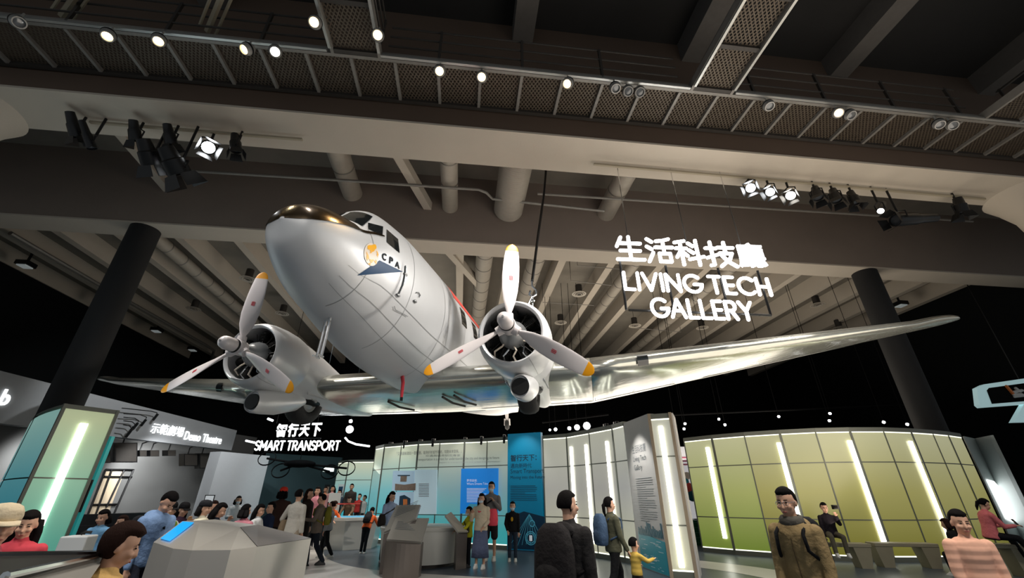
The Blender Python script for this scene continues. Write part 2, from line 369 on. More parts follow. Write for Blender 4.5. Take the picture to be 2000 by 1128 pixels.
for s0, lab in ((-3.42, 'mesh-floored catwalk branching towards the viewer at upper left'), (5.22, 'mesh-floored catwalk branching towards the viewer at upper right'), (13.5, 'dark catwalk branch at the upper right corner')):
    b = thing('catwalk', lab, 'catwalk', R(s0+.55, 3, ZW))
    obj('mesh_floor', MB().rbox(s0+.06, s0+1.04, -2, 6.55, ZW+.02, ZW+.03), M_mesh, b, True)
    for s in (s0, s0+1.05): obj('edge_beam', MB().rbox(s, s+.07, -2, 6.55, ZW-.06, ZW+.16), M_steel, b, True)
    for k in range(0, 8): obj('cross_bar', MB().rbox(s0+.06, s0+1.05, 6.5-k*1.1-.05, 6.5-k*1.1+.05, ZW-.05, ZW+.02), M_dsteel, b, True)
    for z in (.45, .8, 1.15): obj('guard_rail', MB().tube([R(s0+1.08, 6.5, ZW+z), R(s0+1.08, -2, ZW+z)], .025, 6), M_dsteel, b, True)
    for k in range(5): obj('rail_post', MB().rbox(s0+1.06, s0+1.11, 6.4-k*1.9, 6.45-k*1.9, ZW+.1, ZW+1.18), M_dsteel, b, True)
# lighting rails
def rail(a, b, label, m=M_alu, w=.06): return tag(obj('lighting_rail', MB().hexa([a+Vector((0, -w/2, 0)), b+Vector((0, -w/2, 0)), b+Vector((0, w/2, 0)), a+Vector((0, w/2, 0))], [a+Vector((0, -w/2, .06)), b+Vector((0, -w/2, .06)), b+Vector((0, w/2, .06)), a+Vector((0, w/2, .06))]), m), label, 'lighting rail')
rail(R(-14, 6.5, ZW-.07), R(-3.5, 6.5, ZW-.07), 'silver lighting rail on the catwalk edge, left section')
rail(R(-2.3, 6.5, ZW-.07), R(5.2, 6.5, ZW-.07), 'silver lighting rail on the catwalk edge, middle section between the two branches')
rail(R(6.4, 6.5, ZW-.07), R(15, 6.5, ZW-.07), 'silver lighting rail on the catwalk edge, right section')
def rail2(s, lab): tag(obj('lighting_rail', MB().rbox(s-.03, s+.03, 1, 6.4, ZW-.12, ZW-.06), M_alu), lab, 'lighting rail')
rail2(-3.4, 'silver lighting rail on the left edge of the upper left catwalk branch'); rail2(-2.32, 'silver lighting rail on the right edge of the upper left catwalk branch')
rail2(5.26, 'silver lighting rail on the left edge of the upper right catwalk branch'); rail2(6.3, 'silver lighting rail on the right edge of the upper right catwalk branch')
for u0, u1, lab in ((395, 470, 'leftmost pale cable tray'), (440, 500, 'second')): pass
M_cream = mat('cream_conduit', rgb(150, 140, 120), .6)
for i, (u0, u1, lab) in enumerate(((120, 185, 'pale cable ladder hanging beyond the catwalk at the far upper left'), (405, 455, 'pale cable ladder hanging by the catwalk in the upper left'))):
    a, b = PZ(u0, 30 if i == 0 else 60, 11.4), PZ(u1, -60, 11.4); d = (b-a); n = Vector((-d.y, d.x, 0)).normalized()
    o = thing('cable_ladder', lab, 'cable ladder', a)
    for k in (-.16, 0, .16): obj('conduit', MB().tube([a+n*k, b+n*k], .035 if k else .07, 6), M_cream, o, True)
# track lamps: ball-shaped fittings under the rails
M_mblk = mat('matt_black_rail', rgb(10, 10, 11), .9, spec=.1)
M_can = mat('grey_lamp_can', rgb(150, 148, 144), .4, .4)
M_wl = glow('warm_lamp_lens', (1, .66, .30), 9.); M_nl = glow('neutral_lamp_lens', (1, .94, .84), 16.); M_ol = mat('unlit_lamp_lens', rgb(120, 122, 124), .15, .3)
def track_lamp(u, v, lens, label, aim, z=ZW-.32, k=1.0):
    p = PZ(u, v, z); o = thing('track_lamp', label, 'spotlight', p, 0, 'round track lamps on the catwalk rails')
    d = (Vector(aim)-p).normalized()
    obj('can', MB().lathe([(-.14*k, .03), (-.13*k, .08*k), (-.06*k, .125*k), (.04*k, .135*k), (.12*k, .115*k), (.12*k, .095*k), (.06*k, .09*k)], (0, 0, 0), d, 20), M_can, o, smooth=True)
    obj('lens', MB().lathe([(.075*k, .09*k), (.085*k, .05*k), (.085*k, .001)], (0, 0, 0), d, 16), lens, o, smooth=True)
    obj('stem', MB().cone((0, 0, .05), (0, 0, .27), .02, n=8), M_alu, o); obj('ring', MB().lathe([(-.02, .14*k), (.02, .14*k), (.02, .125*k), (-.02, .125*k)], (0, 0, 0), d, 20, True), M_blackm, o, smooth=True)
toC = (0, 3.5, 3)
for u, v, le, lab, aim in ((34, 42, M_ol, 'unlit round track lamp at the far left end of the catwalk', toC), (212, 67, M_wl, 'lit warm track lamp, leftmost of the glowing ones', (-6, 4, 2)), (311, 77, M_wl, 'lit warm track lamp, second glowing one from the left', (-5, 4, 3)),
    (484, 95, M_wl, 'dimly glowing track lamp left of the brightest white one on the left rail', (-8, 3, 4)), (538, 100, M_nl, 'brightest white track lamp at the right end of the left rail', (-2, 2, 3)), (616, 44, M_wl, 'warm track lamp on the left edge of the upper left catwalk branch', (-3, 1, 4)), (738, 69, M_wl, 'warm track lamp on the right edge of the upper left catwalk branch', (-1, 1, 4)),
    (859, 138, M_wl, 'warm track lamp first from the left on the middle rail', (-1, 2, 3)), (941, 150, M_wl, 'bright yellow track lamp second from the left on the middle rail', (-.5, 1, 2)), (1110, 162, M_wl, 'warm track lamp third from the left on the middle rail', (-2, 3, 3)),
    (1201, 170, M_ol, 'unlit track lamp, leftmost of the three close together', (3, 3, 0)), (1226, 177, M_ol, 'unlit track lamp, middle of the three close together', (2, 2, 2)), (1249, 179, M_ol, 'unlit track lamp, rightmost of the three close together', (2, 2, 2)),
    (1500, 205, M_ol, 'lone unlit track lamp on the right rail beside the upper right branch', (6, 3, 0)), (1636, 220, M_wl, 'bright yellow track lamp on the right rail', (4, 1, 2)), (1658, 223, M_ol, 'unlit track lamp beside the bright yellow one on the right rail', (9, 3, 1)), (1832, 241, M_ol, 'unlit track lamp, left one of the last pair on the right rail', (9, 4, 1)), (1858, 244, M_ol, 'unlit track lamp, last at the right end of the rail', (8, 2, 2))):
    track_lamp(u, v, le, lab, aim)
# theatre spotlights under the near beam
rail(PZ(175, 240, 9.85), PZ(590, 274, 9.85), 'pale pipe rail under the left half of the near beam', M_cream); rail(PZ(1160, 322, 9.85), PZ(1925, 390, 9.85), 'pale pipe rail under the right half of the near beam', M_cream)
M_cl = glow('white_stage_lens', (.95, .98, 1), 22.); M_dl = mat('dark_stage_lens', rgb(70, 74, 80), .1, .4)
def stage_lamp(u, v, lens, label, aim, L=.5, r=.13, z=9.22, barn=True, name='stage_lamp'):
    ra, rb = (PZ(175, 240, 9.85), PZ(590, 274, 9.85)) if u < 1000 else (PZ(1160, 322, 9.85), PZ(1925, 390, 9.85)); rn = (rb-ra).cross(Vector((0, 0, 1))).normalized()
    d0 = ray(u, v); p = Vector((0, 0, EYE))+d0*((ra-Vector((0, 0, EYE))).dot(rn)/d0.dot(rn)); o = thing(name, label, 'spotlight', p, 0, 'black stage lamps on pipe rails')
    d = (Vector(aim)-p).normalized(); a = d.cross(Vector((0, 0, 1))).normalized(); b = a.cross(d)
    obj('body', MB().lathe([(-L, .02), (-L*.98, r*.7), (-L*.55, r*.85), (-L*.5, r), (0, r*1.05), (0, r*.9), (-.05, r*.88)], (0, 0, 0), d, 20), M_blackm, o, smooth=True)
    obj('lens', MB().lathe([(-.045, r*.88), (-.03, r*.5), (-.03, .001)], (0, 0, 0), d, 18), lens, o, smooth=True)
    if barn:
        for s, ax, bx in ((1, a, b), (-1, a, b), (1, b, a), (-1, b, a)):
            e = ax*s*r*1.02; q = e+d*r*1.3+ax*s*r*.5
            obj('barn_door', MB().extr([e-bx*r*.8, e+bx*r*.8, q+bx*r*1.1, q-bx*r*1.1], ax*s*.008), M_blackm, o)
    yk = -d*L*.15; topz = max(.3, 9.9-p.z)
    obj('yoke', MB().tube([yk+a*r*1.1, yk+a*r*1.15+Vector((0, 0, .2)), yk+Vector((0, 0, .3)), yk-a*r*1.15+Vector((0, 0, .2)), yk-a*r*1.1], .018, 6), M_blackm, o)
    obj('clamp', MB().cone(yk+Vector((0, 0, .28)), yk+Vector((0, 0, topz)), .03, n=8), M_blackm, o)
PL = (-2.0, 7.5, 4.8)
for u, v, le, lab, aim, L, r, bn in ((150, 268, M_dl, 'dark stage lamp at the left end of the left pipe rail', (-9, 14, 0), .6, .13, True), (180, 290, M_dl, 'dark slim stage lamp aimed down right, left of the slanting tie', (-7, 12, 1), .7, .1, False),
    (265, 275, M_dl, 'dark stage lamp, first right of the slanting tie on the left pipe rail', (-9, 13, 1), .5, .13, True), (335, 282, M_dl, 'dark stage lamp, second right of the slanting tie', (-7, 13, 1), .5, .13, True), (297, 322, M_dl, 'large dark stage lamp with barn doors hanging lowest at left', (-8, 13.5, 3), .6, .2, True), (352, 340, M_dl, 'largest dark stage lamp with spread barn doors over the left beam', (-6.0, 12.5, 4), .65, .24, True),
    (407, 288, M_cl, 'brightly lit white stage lamp on the left pipe rail', (-3, 4, 4), .45, .16, True), (461, 294, M_dl, 'dark stage lamp with silver rim right of the bright white one', (-5, 9, 2), .5, .13, True),
    (1466, 367, M_cl, 'brightly lit white stage lamp first on the right pipe rail', (2, 4, 3.5), .4, .14, True), (1504, 375, M_cl, 'brightly lit white stage lamp second on the right pipe rail', (1, 5, 3), .4, .13, True), (1544, 382, M_nl, 'brightest warm white stage lamp third on the right pipe rail', (1, 4, 1), .45, .14, True),
    (1598, 386, M_dl, 'stage lamp facing down, fourth on the right pipe rail', (7, 8, 0), .45, .14, True), (1634, 391, M_dl, 'stage lamp facing down, fifth on the right pipe rail', (8, 8.5, 0), .45, .14, True), (1672, 396, M_dl, 'stage lamp facing down, sixth on the right pipe rail', (10, 9, 0), .45, .13, True),
    (1720, 412, M_cl, 'slim long stage lamp with a small bright lens near the right column', (4, 6, 2.5), .9, .09, False), (1748, 430, M_dl, 'long black follow spot at the right end of the pipe rail', (3.5, 9.0, 7.6), 1.5, .17, True), (1880, 415, M_dl, 'dark stage lamp by the white column at far right', (14, 12, 0), .5, .16, True)):
    stage_lamp(u, v, le, lab, aim, L, r, barn=bn)
# ================================================================== THE AIRCRAFT (local frame: x forward, y port, z up, origin between the propellers)
M_skin = mat('silver_painted_skin', rgb(210, 211, 212), .46, .24, noise=.05, nscale=2.5, bump=.06, bscale=2.0)
M_cowl = mat('silver_cowling_paint', rgb(214, 215, 216), .32, .25, noise=.05, nscale=3)
M_wing = mat('polished_aluminium', rgb(198, 199, 190), .23, .80, noise=.14, nscale=2.6, bump=.28, bscale=1.7, stretch=(1.6, .6, 1))
M_wpaint = mat('doped_fabric_silver', rgb(204, 204, 200), .5, .3)
M_glare = mat('gold_tinted_black_glare_panel', rgb(62, 50, 34), .22, .75, noise=.2, nscale=3)
M_glass = mat('dark_cockpit_glass', rgb(24, 28, 30), .06, .0, spec=.9)
M_prop = mat('propeller_white_paint', rgb(222, 214, 212), .38, .1)
M_yel = mat('propeller_yellow_tip', rgb(250, 168, 10), .4)
M_redm = mat('red_mark', rgb(196, 48, 60), .5)
M_gear = mat('engine_grey', rgb(150, 152, 152), .4, .4)
M_dark = mat('engine_black', rgb(16, 16, 15), .5, .3)
M_fin = mat('cylinder_fins', rgb(34, 33, 31), .45, .6)
M_tyre = mat('tyre_rubber', rgb(30, 30, 30), .75, bump=.2, bscale=30)
M_navy = mat('navy_blue_paint', rgb(4, 60, 100), .5, spec=.3); M_nav2 = mat('dark_slate_paint', rgb(12, 26, 38), .6, spec=.2)
M_red = mat('coral_red_paint', rgb(226, 84, 74), .45)
M_org = mat('orange_emblem_paint', rgb(250, 180, 24), .45); M_crm = mat('cream_emblem_paint', rgb(236, 222, 204), .45)
M_seam = mat('seam_grey', rgb(158, 160, 160), .45, .25)
M_chrome = mat('chrome', rgb(210, 212, 214), .12, 1.)
PT = Vector((-2.8426, 7.6952, 4.3454)); PRT = (math.radians(.6729), math.radians(.7125), math.radians(-100.6635))
plane = thing('airplane', 'silver twin-engined propeller airliner with blue triangle, hanging from the ceiling', 'airplane', PT)
plane.rotation_euler = PRT
from mathutils import Euler
PMAT = Matrix.Translation(PT) @ Euler(PRT, 'XYZ').to_matrix().to_4x4(); WM[plane.name] = PMAT; PINV = PMAT.inverted()
prof = [(2.75, .905, .875, .02), (2.72, 1.0, .78, .12), (2.6, 1.22, .56, .37), (2.3, 1.42, .32, .56), (1.95, 1.53, .14, .70), (1.72, 1.58, .05, .77), (1.4, 1.90, -.06, .86), (1.1, 2.21, -.15, .93), (.9, 2.27, -.21, .97), (.6, 2.33, -.29, 1.01), (0, 2.42, -.42, 1.07), (-1, 2.46, -.54, 1.13), (-3, 2.5, -.56, 1.2), (-6, 2.5, -.36, 1.22), (-8, 2.42, -.15, 1.15), (-12, 2.2, .4, .88), (-15, 2.0, 1.0, .45), (-17.2, 1.75, 1.4, .06)]
PA = np.array(prof)[::-1]
def pch(x, k):
    X, Y = PA[:, 0], PA[:, k]; h = np.diff(X); d = np.diff(Y)/h; m = np.zeros_like(Y)
    for i in range(1, len(X)-1): m[i] = 0 if d[i-1]*d[i] <= 0 else 2*d[i-1]*d[i]/(d[i-1]+d[i])
    m[0], m[-1] = d[0], d[-1]
    i = int(np.clip(np.searchsorted(X, x)-1, 0, len(X)-2)); t = (x-X[i])/h[i]
    return float((2*t**3-3*t*t+1)*Y[i]+(t**3-2*t*t+t)*h[i]*m[i]+(-2*t**3+3*t*t)*Y[i+1]+(t**3-t*t)*h[i]*m[i+1])
def sect(x): t, b, w = pch(x, 1), pch(x, 2), pch(x, 3); return (t+b)/2, (t-b)/2, w
def fus(x, th, off=0.):
    zc, hh, w = sect(x); return Vector((x, (w+off)*math.sin(th), zc+(hh+off)*math.cos(th)))
def fimp(p):
    if p.x > 2.75 or p.x < -17: return 1.
    zc, hh, w = sect(p.x); return (p.y/w)**2+((p.z-zc)/hh)**2-1
def fus_hit(u, v, off=.006):
    d = (PINV.to_3x3() @ ray(u, v)).normalized(); o = PINV @ Vector((0, 0, EYE)); t = 3.; st = .05; q = o
    while t < 22 and fimp(o+d*t) > 0: t += st
    a, b = t-st, t
    for _ in range(22):
        m = (a+b)/2
        if fimp(o+d*m) > 0: a = m
        else: b = m
    p = o+d*a; e = 1e-3; n = Vector([fimp(p+Vector(k)*e)-fimp(p-Vector(k)*e) for k in ((1, 0, 0), (0, 1, 0), (0, 0, 1))])
    n = n.normalized() if n.length > 0 else Vector((0, 1, 0)); return p+n*off
xs = [2.75-1.25*(k/26)**2 for k in range(27)]+[1.45-.05*k for k in range(1, 22)]+[.3-.25*k for k in range(15)]+[-4-.6*k for k in range(22)]+[-17.2]
NT = 72
obj('fuselage', MB().loft([[fus(x, 2*math.pi*j/NT) for j in range(NT)] for x in xs]), M_skin, plane, smooth='all')
# black anti-glare top of the nose, gold reflection put into its colour
def th_glare(x): return float(np.interp(x, [1.72, 2.07, 2.38, 2.63, 2.7], [.96, 1.12, 1.30, 1.5, 1.56]))
gx = [2.748, 2.745, 2.74, 2.73, 2.72, 2.71]+[2.7-.02*k for k in range(10)]+[2.5-.06*k for k in range(30)]
gx = [x for x in gx if x > 1.72]+[1.72]
obj('glare_panel', MB().loft([[fus(x, -th_glare(x)+2*th_glare(x)*j/24, .018) for j in range(25)] for x in gx], cap=False, closed=False), M_glare, plane, smooth='all', label='glossy black anti-glare panel on top of the nose, tinted by gold reflection')
def quad_patch(q, off=.008, n=6):
    m = MB(); vs = []
    for i in range(n+1):
        for j in range(n+1):
            a, b = i/n, j/n
            u = (q[0][0]*(1-a)+q[1][0]*a)*(1-b)+(q[3][0]*(1-a)+q[2][0]*a)*b; v = (q[0][1]*(1-a)+q[1][1]*a)*(1-b)+(q[3][1]*(1-a)+q[2][1]*a)*b
            vs.append(fus_hit(u, v, off))
    return m.add(vs, [(i*(n+1)+j, i*(n+1)+j+1, (i+1)*(n+1)+j+1, (i+1)*(n+1)+j) for i in range(n) for j in range(n)])
def mirror(mb): return MB().add([(p[0], -p[1], p[2]) for p in mb.v], [f[::-1] for f in mb.f])
for s in (1, -1):
    obj('glare_panel', MB().loft([[fus(1.72-.05*i, s*((.86+.031*i)*(1-j/4)+(.97+.022*i)*j/4), .012) for j in range(5)] for i in range(10)], cap=False, closed=False), M_glare, plane, smooth='all', label='dark wedge below the windscreen')
    obj('windscreen', MB().loft([[fus((1.665-.06*j/6)*(1-i/6)+(1.27-.03*j/6)*i/6, s*((.06+.70*j/6)*(1-i/6)+(.05+.54*j/6)*i/6), .012) for j in range(7)] for i in range(7)], cap=False, closed=False), M_glass, plane, smooth='all')
for q in (((718.6, 435), (748, 442.5), (746.5, 459.5), (718.6, 447)), ((755, 448), (777, 467), (780, 494), (755, 473))):
    g = quad_patch(q); obj('cockpit_window', g, M_glass, plane, smooth='all')
    if q[0][0] > 700: obj('cockpit_window', mirror(g), M_glass, plane, smooth='all')
# passenger windows, red cheat line
for k in range(8):
    x = -2.55-k*1.05
    for s in (1, -1):
        ths = [s*(1.18+.32*j/5) for j in range(6)]
        obj('cabin_window', MB().loft([[fus(x+.2-.08*i, t, .006) for t in ths] for i in range(6)], cap=False, closed=False), M_glass, plane, smooth='all')
for s in (1, -1):
    obj('red_stripe', MB().loft([[fus(-2.0-.4*i, s*(.70+.40*j/4), .008) for j in range(5)] for i in range(32)], cap=False, closed=False), M_red, plane, smooth='all', label='coral red stripe above the cabin windows')
# blue triangle, emblem, CPA
def tri_patch(a, b, c, off, n=14):
    vs = []; fs = []; idx = {}
    for i in range(n+1):
        for j in range(n+1-i):
            s, t = i/n, j/n; idx[i, j] = len(vs); vs.append(fus_hit(a[0]*(1-s-t)+b[0]*s+c[0]*t, a[1]*(1-s-t)+b[1]*s+c[1]*t, off))
    for i in range(n):
        for j in range(n-i):
            fs.append((idx[i, j], idx[i+1, j], idx[i, j+1]))
            if i+j < n-1: fs.append((idx[i+1, j], idx[i+1, j+1], idx[i, j+1]))
    return MB().add(vs, fs)
obj('blue_triangle', tri_patch((697.5, 537.5), (741, 508), (787, 530.5), .006), M_navy, plane, smooth='all')
def blob(cx, cy, rx, ry, off, rot=0., n=20, irr=0.):
    vs = [fus_hit(cx, cy, off)]
    for rr in (.5, 1.):
        for i in range(n):
            a = 2*math.pi*i/n; k = rr*(1+irr*math.sin(3*a+cx)+irr*.7*math.sin(5*a+cy)); x, y = rx*k*math.cos(a), ry*k*math.sin(a)
            vs.append(fus_hit(cx+x*math.cos(rot)-y*math.sin(rot), cy+x*math.sin(rot)+y*math.cos(rot), off))
    return MB().add(vs, [(0, 1+i, 1+(i+1) % n) for i in range(n)]+[(1+i, 1+n+i, 1+n+(i+1) % n, 1+(i+1) % n) for i in range(n)])
em = obj('round_emblem', blob(724.8, 497, 14.2, 22.3, .008, -.12), M_crm, plane, smooth='all', label='round cream emblem with an orange map of land masses')
for c in ((726, 484, 9., 6.5, .15), (717, 501, 2.4, 7, .3), (725, 509, 4, 3, .3), (736.3, 496, 1.6, 5, .3), (724, 491, 2.2, 3.5, .4), (733, 511, 2, 3.5, .3), (721, 515, 2.4, 2, .3)): obj('land_mass', blob(c[0], c[1], c[2], c[3], .011, -.1, 18, c[4]), M_org, em, smooth='all')
for ch, q in (('C', ((746.5, 492.5), (754.5, 496.5), (753, 510), (745.5, 506))), ('P', ((760.5, 500.5), (767.5, 504), (766.5, 517.5), (759.5, 513.5))), ('A', ((771.5, 508.5), (779.8, 513), (779.8, 525.5), (771, 520.5)))):
    t = fit_text(text_mb(ch, 1, 0, .035), 1, 1); vs = []
    for p in t.v:
        a, b = p[0], 1-p[1]
        u = (q[0][0]*(1-a)+q[1][0]*a)*(1-b)+(q[3][0]*(1-a)+q[2][0]*a)*b; v = (q[0][1]*(1-a)+q[1][1]*a)*(1-b)+(q[3][1]*(1-a)+q[2][1]*a)*b
        vs.append(fus_hit(u, v, .012))
    obj('letter', MB().add(vs, t.f), M_nav2, plane)
# door handle line and small fittings on the side
for pl, w in ((((791, 519), (790, 536), (786, 556), (777, 576)), .018), (((769, 597), (771, 604), (795, 617)), .006), (((812, 571), (816, 571), (819, 576), (817, 580)), .012)):
    obj('fitting', MB().tube([fus_hit(u, v, .02) for u, v in pl], w, 6), M_gear, plane, smooth=True)
for u, v in ((791, 536), (777, 576), (810, 588)): obj('fitting', MB().ell(fus_hit(u, v, .02), (.06, .02, .03), 8, 6), M_gear, plane, smooth=True)
# panel seams
for th in (2.05, 2.35, 2.62, -2.05, -2.4):
    obj('skin_seam', MB().loft([[fus(1.9-.25*i, th, .004), fus(1.9-.25*i, th+.012, .004)] for i in range(30)], cap=False, closed=False), M_seam, plane)
for x in (1.55, .35, -1.2, -2.6):
    obj('skin_seam', MB().loft([[fus(x, .9+.1*j, .004), fus(x-.012, .9+.1*j, .004)] for j in range(22)], cap=False, closed=False), M_seam, plane)
# ---- wings
AF = [(0, 0, 0), (.012, .19, -.14), (.05, .38, -.25), (.12, .56, -.33), (.25, .68, -.38), (.4, .66, -.38), (.6, .5, -.31), (.8, .26, -.18), (1., .015, -.015)]
def wsec(le, te, tk, y):
    le = Vector((le[0], y, le[1])); te = Vector((te[0], y, te[1])); up = [le+(te-le)*c+Vector((0, 0, a*tk)) for c, a, b in AF]; lo = [le+(te-le)*c+Vector((0, 0, b*tk)) for c, a, b in AF[1:]]
    return up+lo[::-1]
def smooth_sec(r, n=44):
    # resample densely
    out = []; N = len(r)
    for i in range(N):
        a, b, c, d = r[(i-1) % N], r[i], r[(i+1) % N], r[(i+2) % N]
        for k in range(3):
            t = k/3; out.append(.5*((2*b)+(c-a)*t+(2*a-5*b+4*c-d)*t*t+(3*b-a-3*c+d)*t**3))
    return out
def WS(y):
    a = abs(y)
    if a <= 4.25: return (-1.95, -.33), (-5.7, -.47+.02*a), .60
    t = (a-4.25)/(13.4-4.25)
    if t <= 1: return (-1.95-3.2*t, -.33+1.50*t), (-5.7-.65*t, -.385+1.66*t), .60-.40*t
    e = (a-13.4)/(14.5-13.4); r = math.sqrt(max(0, 1-e*e)); lx, lz, tx, tz = -5.15, 1.17, -6.35, 1.275
    cx = (lx+tx)/2-.25*e; hw = (lx-tx)/2*r; z = 1.22+.2*e
    return (cx+hw, z), (cx-hw, z+.05), .2*r+.01
def wing_panel(name, ys, m, s): return obj(name, MB().loft([smooth_sec(wsec(*WS(y), s*y)) for y in ys]) if s > 0 else mirror(MB().loft([smooth_sec(wsec(*WS(y), y)) for y in ys])), m, plane, smooth='all')
obj('wing_centre_section', MB().loft([smooth_sec(wsec(*WS(y), y)) for y in [-4.25+.5*k for k in range(18)]]), M_wing, plane, smooth='all')
for s in (1, -1):
    w = wing_panel('outer_wing', [4.26+.61*k for k in range(16)]+[13.6, 13.8, 14.0, 14.15, 14.3, 14.4, 14.46, 14.495], M_wing, s)
    # fabric-covered control surface under the trailing edge
    def low(y, c, off=.012):
        le, te, tk = WS(y); i = [k for k in range(len(AF)-1) if AF[k][0] <= c <= AF[k+1][0]][0]; t = (c-AF[i][0])/(AF[i+1][0]-AF[i][0]); b = AF[i][2]*(1-t)+AF[i+1][2]*t
        return Vector((le[0]+(te[0]-le[0])*c, s*y, le[1]+(te[1]-le[1])*c+b*tk-off))
    obj('aileron', MB().loft([[low(7.4+.4*k, c) for c in (.83, .88, .93, .98, .999)] for k in range(15)], cap=False, closed=False), M_wpaint, w, smooth='all', label='matt silver fabric-covered aileron')
    obj('flap', MB().loft([[low(1.0+.4*k, c) for c in (.84, .9, .96, .999)] for k in range(15)], cap=False, closed=False), M_wing, plane, smooth='all')
    def lead(y, a):
        le, te, tk = WS(y); return Vector((le[0]+.02-.35*a*a*.6, s*y, le[1]+a*.22))
    obj('landing_light', MB().loft([[lead(5.28+.05*k, -.55+.15*j)+Vector((.02, 0, 0)) for j in range(8)] for k in range(6)], cap=False, closed=False), M_glass, w, smooth='all', label='dark landing light window in the leading edge')
    for k in range(9): obj('wing_seam', MB().loft([[low(4.3+k*1.05, c, .004), low(4.315+k*1.05, c, .004)] for c in (.08, .2, .35, .5, .65, .8)], cap=False, closed=False), M_gear, w)
# ---- engines
def blade_mb(ph, sgn=1):
    S = [(.10, .062, .95, 60), (.22, .07, .9, 55), (.34, .17, .45, 50), (.5, .27, .26, 43), (.75, .335, .17, 35), (1.0, .345, .13, 28), (1.25, .33, .10, 24), (1.45, .30, .09, 21), (1.585, .265, .085, 20), (1.59, .264, .085, 20), (1.66, .225, .085, 19), (1.71, .165, .09, 19), (1.74, .09, .12, 19), (1.753, .02, .3, 19)]
    rings = []
    for r, c, k, tw in S:
        a = math.radians(tw)*sgn; ring = []
        for j in range(20):
            q = 2*math.pi*j/20; y, x = c/2*math.cos(q), c*k/2*math.sin(q)
            X, Y = x*math.cos(a)-y*math.sin(a), x*math.sin(a)+y*math.cos(a); ring.append((X, Y, r))
        rings.append(ring)
    m = MB().loft(rings); m.xf(Matrix.Rotation(-ph, 4, 'X')); return m, S
def engine(y, ph):
    o = Vector((0, y, 0))
    # cowling and nacelle
    cp = [(-.36, .565), (-.315, .585), (-.30, .61), (-.33, .645), (-.42, .685), (-.6, .715), (-.9, .725), (-1.2, .71), (-1.4, .675), (-1.42, .63), (-1.2, .64), (-.6, .63), (-.42, .585)]
    cw_ = obj('cowling', MB().lathe(cp, o, (1, 0, 0), 56, True), M_cowl, plane, smooth=True)
    for k in range(3):
        a = k*2*math.pi/3+.5; obj('cowling_seam', MB().loft([[o+Vector((x, (r+.003)*math.sin(a+e), (r+.003)*math.cos(a+e))) for e in (0, .012)] for x, r in cp[2:9]], cap=False, closed=False), M_gear, cw_)
    nr = []
    for x, r, zc, ry in ((-1.30, .64, 0, .64), (-1.6, .66, -.02, .65), (-2.2, .64, -.1, .63), (-3.0, .55, -.2, .58), (-3.8, .42, -.28, .5), (-4.8, .26, -.36, .36), (-5.6, .08, -.42, .14)):
        nr.append([o+Vector((x, ry*math.sin(2*math.pi*j/40), zc+r*math.cos(2*math.pi*j/40))) for j in range(40)])
    na = obj('nacelle', MB().loft(nr), M_cowl, plane, smooth=True)
    obj('wheel_well', MB().ell(o+Vector((-2.35, 0, -.62)), (.62, .34, .16), 20, 8), M_dark, na, smooth='all')
    # oil cooler scoop below
    sc = [[o+Vector((x, .10+ry*math.sin(2*math.pi*j/28), zc+rz*math.cos(2*math.pi*j/28))) for j in range(28)] for x, ry, rz, zc in ((-.98, .145, .175, -.96), (-.62, .15, .185, -.98), (-.58, .175, .21, -.98), (-.65, .20, .235, -.97), (-.9, .225, .26, -.93), (-1.3, .24, .28, -.86), (-1.9, .2, .24, -.72), (-2.3, .1, .1, -.6))]
    so = obj('oil_cooler_scoop', MB().loft(sc[1:], cap=True), M_cowl, plane, smooth=True)
    obj('scoop_mouth', MB().lathe([(0, .165), (.03, .155), (.031, .001)], o+Vector((-.60, .10, -.98)), (1, 0, 0), 24), M_dark, so, smooth=True)
    # engine proper
    en = obj('engine', MB().lathe([(-1.0, .57), (-.98, .57), (-.97, .3), (-.55, .27), (-.5, .2)], o, (1, 0, 0), 32), M_dark, plane, smooth=True)
    obj('gear_case', MB().lathe([(-.62, .27), (-.55, .28), (-.45, .27), (-.34, .22), (-.26, .15), (-.18, .11), (-.1, .10)], o, (1, 0, 0), 28), M_gear, en, smooth=True)
    for k in range(14):
        a = 2*math.pi*k/14; x = -.62 if k % 2 == 0 else -.82; d = Vector((0, math.sin(a), math.cos(a))); pr = [(.2, .07)]
        for q in range(9): pr += [(.24+q*.03, .105), (.252+q*.03, .105), (.254+q*.03, .085)]
        obj('cylinder', MB().lathe(pr+[(.53, .09), (.56, .05)], o+Vector((x, 0, 0)), d, 14), M_fin, en, smooth=True)
        obj('push_rod', MB().cone(o+Vector((-.5, 0, 0))+d*.22+Vector((0, d.z, -d.y))*.05, o+Vector((-.56, 0, 0))+d*.52+Vector((0, d.z, -d.y))*.06, .010, n=6), M_fin, en)
    for k in range(16):
        a = 2*math.pi*k/16; obj('bolt', MB().cone(o+Vector((-.52, .25*math.sin(a), .25*math.cos(a))), o+Vector((-.47, .25*math.sin(a), .25*math.cos(a))), .014, n=6), M_dark, en)
    for k in range(5):
        a = 2.2+.42*k; d = Vector((0, math.sin(a), math.cos(a)))
        obj('pipe', MB().tube([o+Vector((-.45, 0, 0))+d*.25, o+Vector((-.36, .05, 0))+d*.36, o+Vector((-.4, -.03, 0))+d*.46, o+Vector((-.55, 0, 0))+d*.55], .018, 6), M_chrome if k % 2 else M_crm, en, smooth=True)
    # propeller
    pr = obj('propeller', MB().lathe([(-.12, .1), (-.1, .15), (.1, .155), (.13, .12), (.16, .135), (.34, .135), (.42, .115), (.47, .07), (.485, .02)], o, (1, 0, 0), 28), M_prop, plane, smooth=True)
    obj('dome_cap', MB().cone(o+Vector((.47, 0, .0)), o+Vector((.5, 0, 0)), .03, .02, n=10), M_gear, pr, smooth=True)
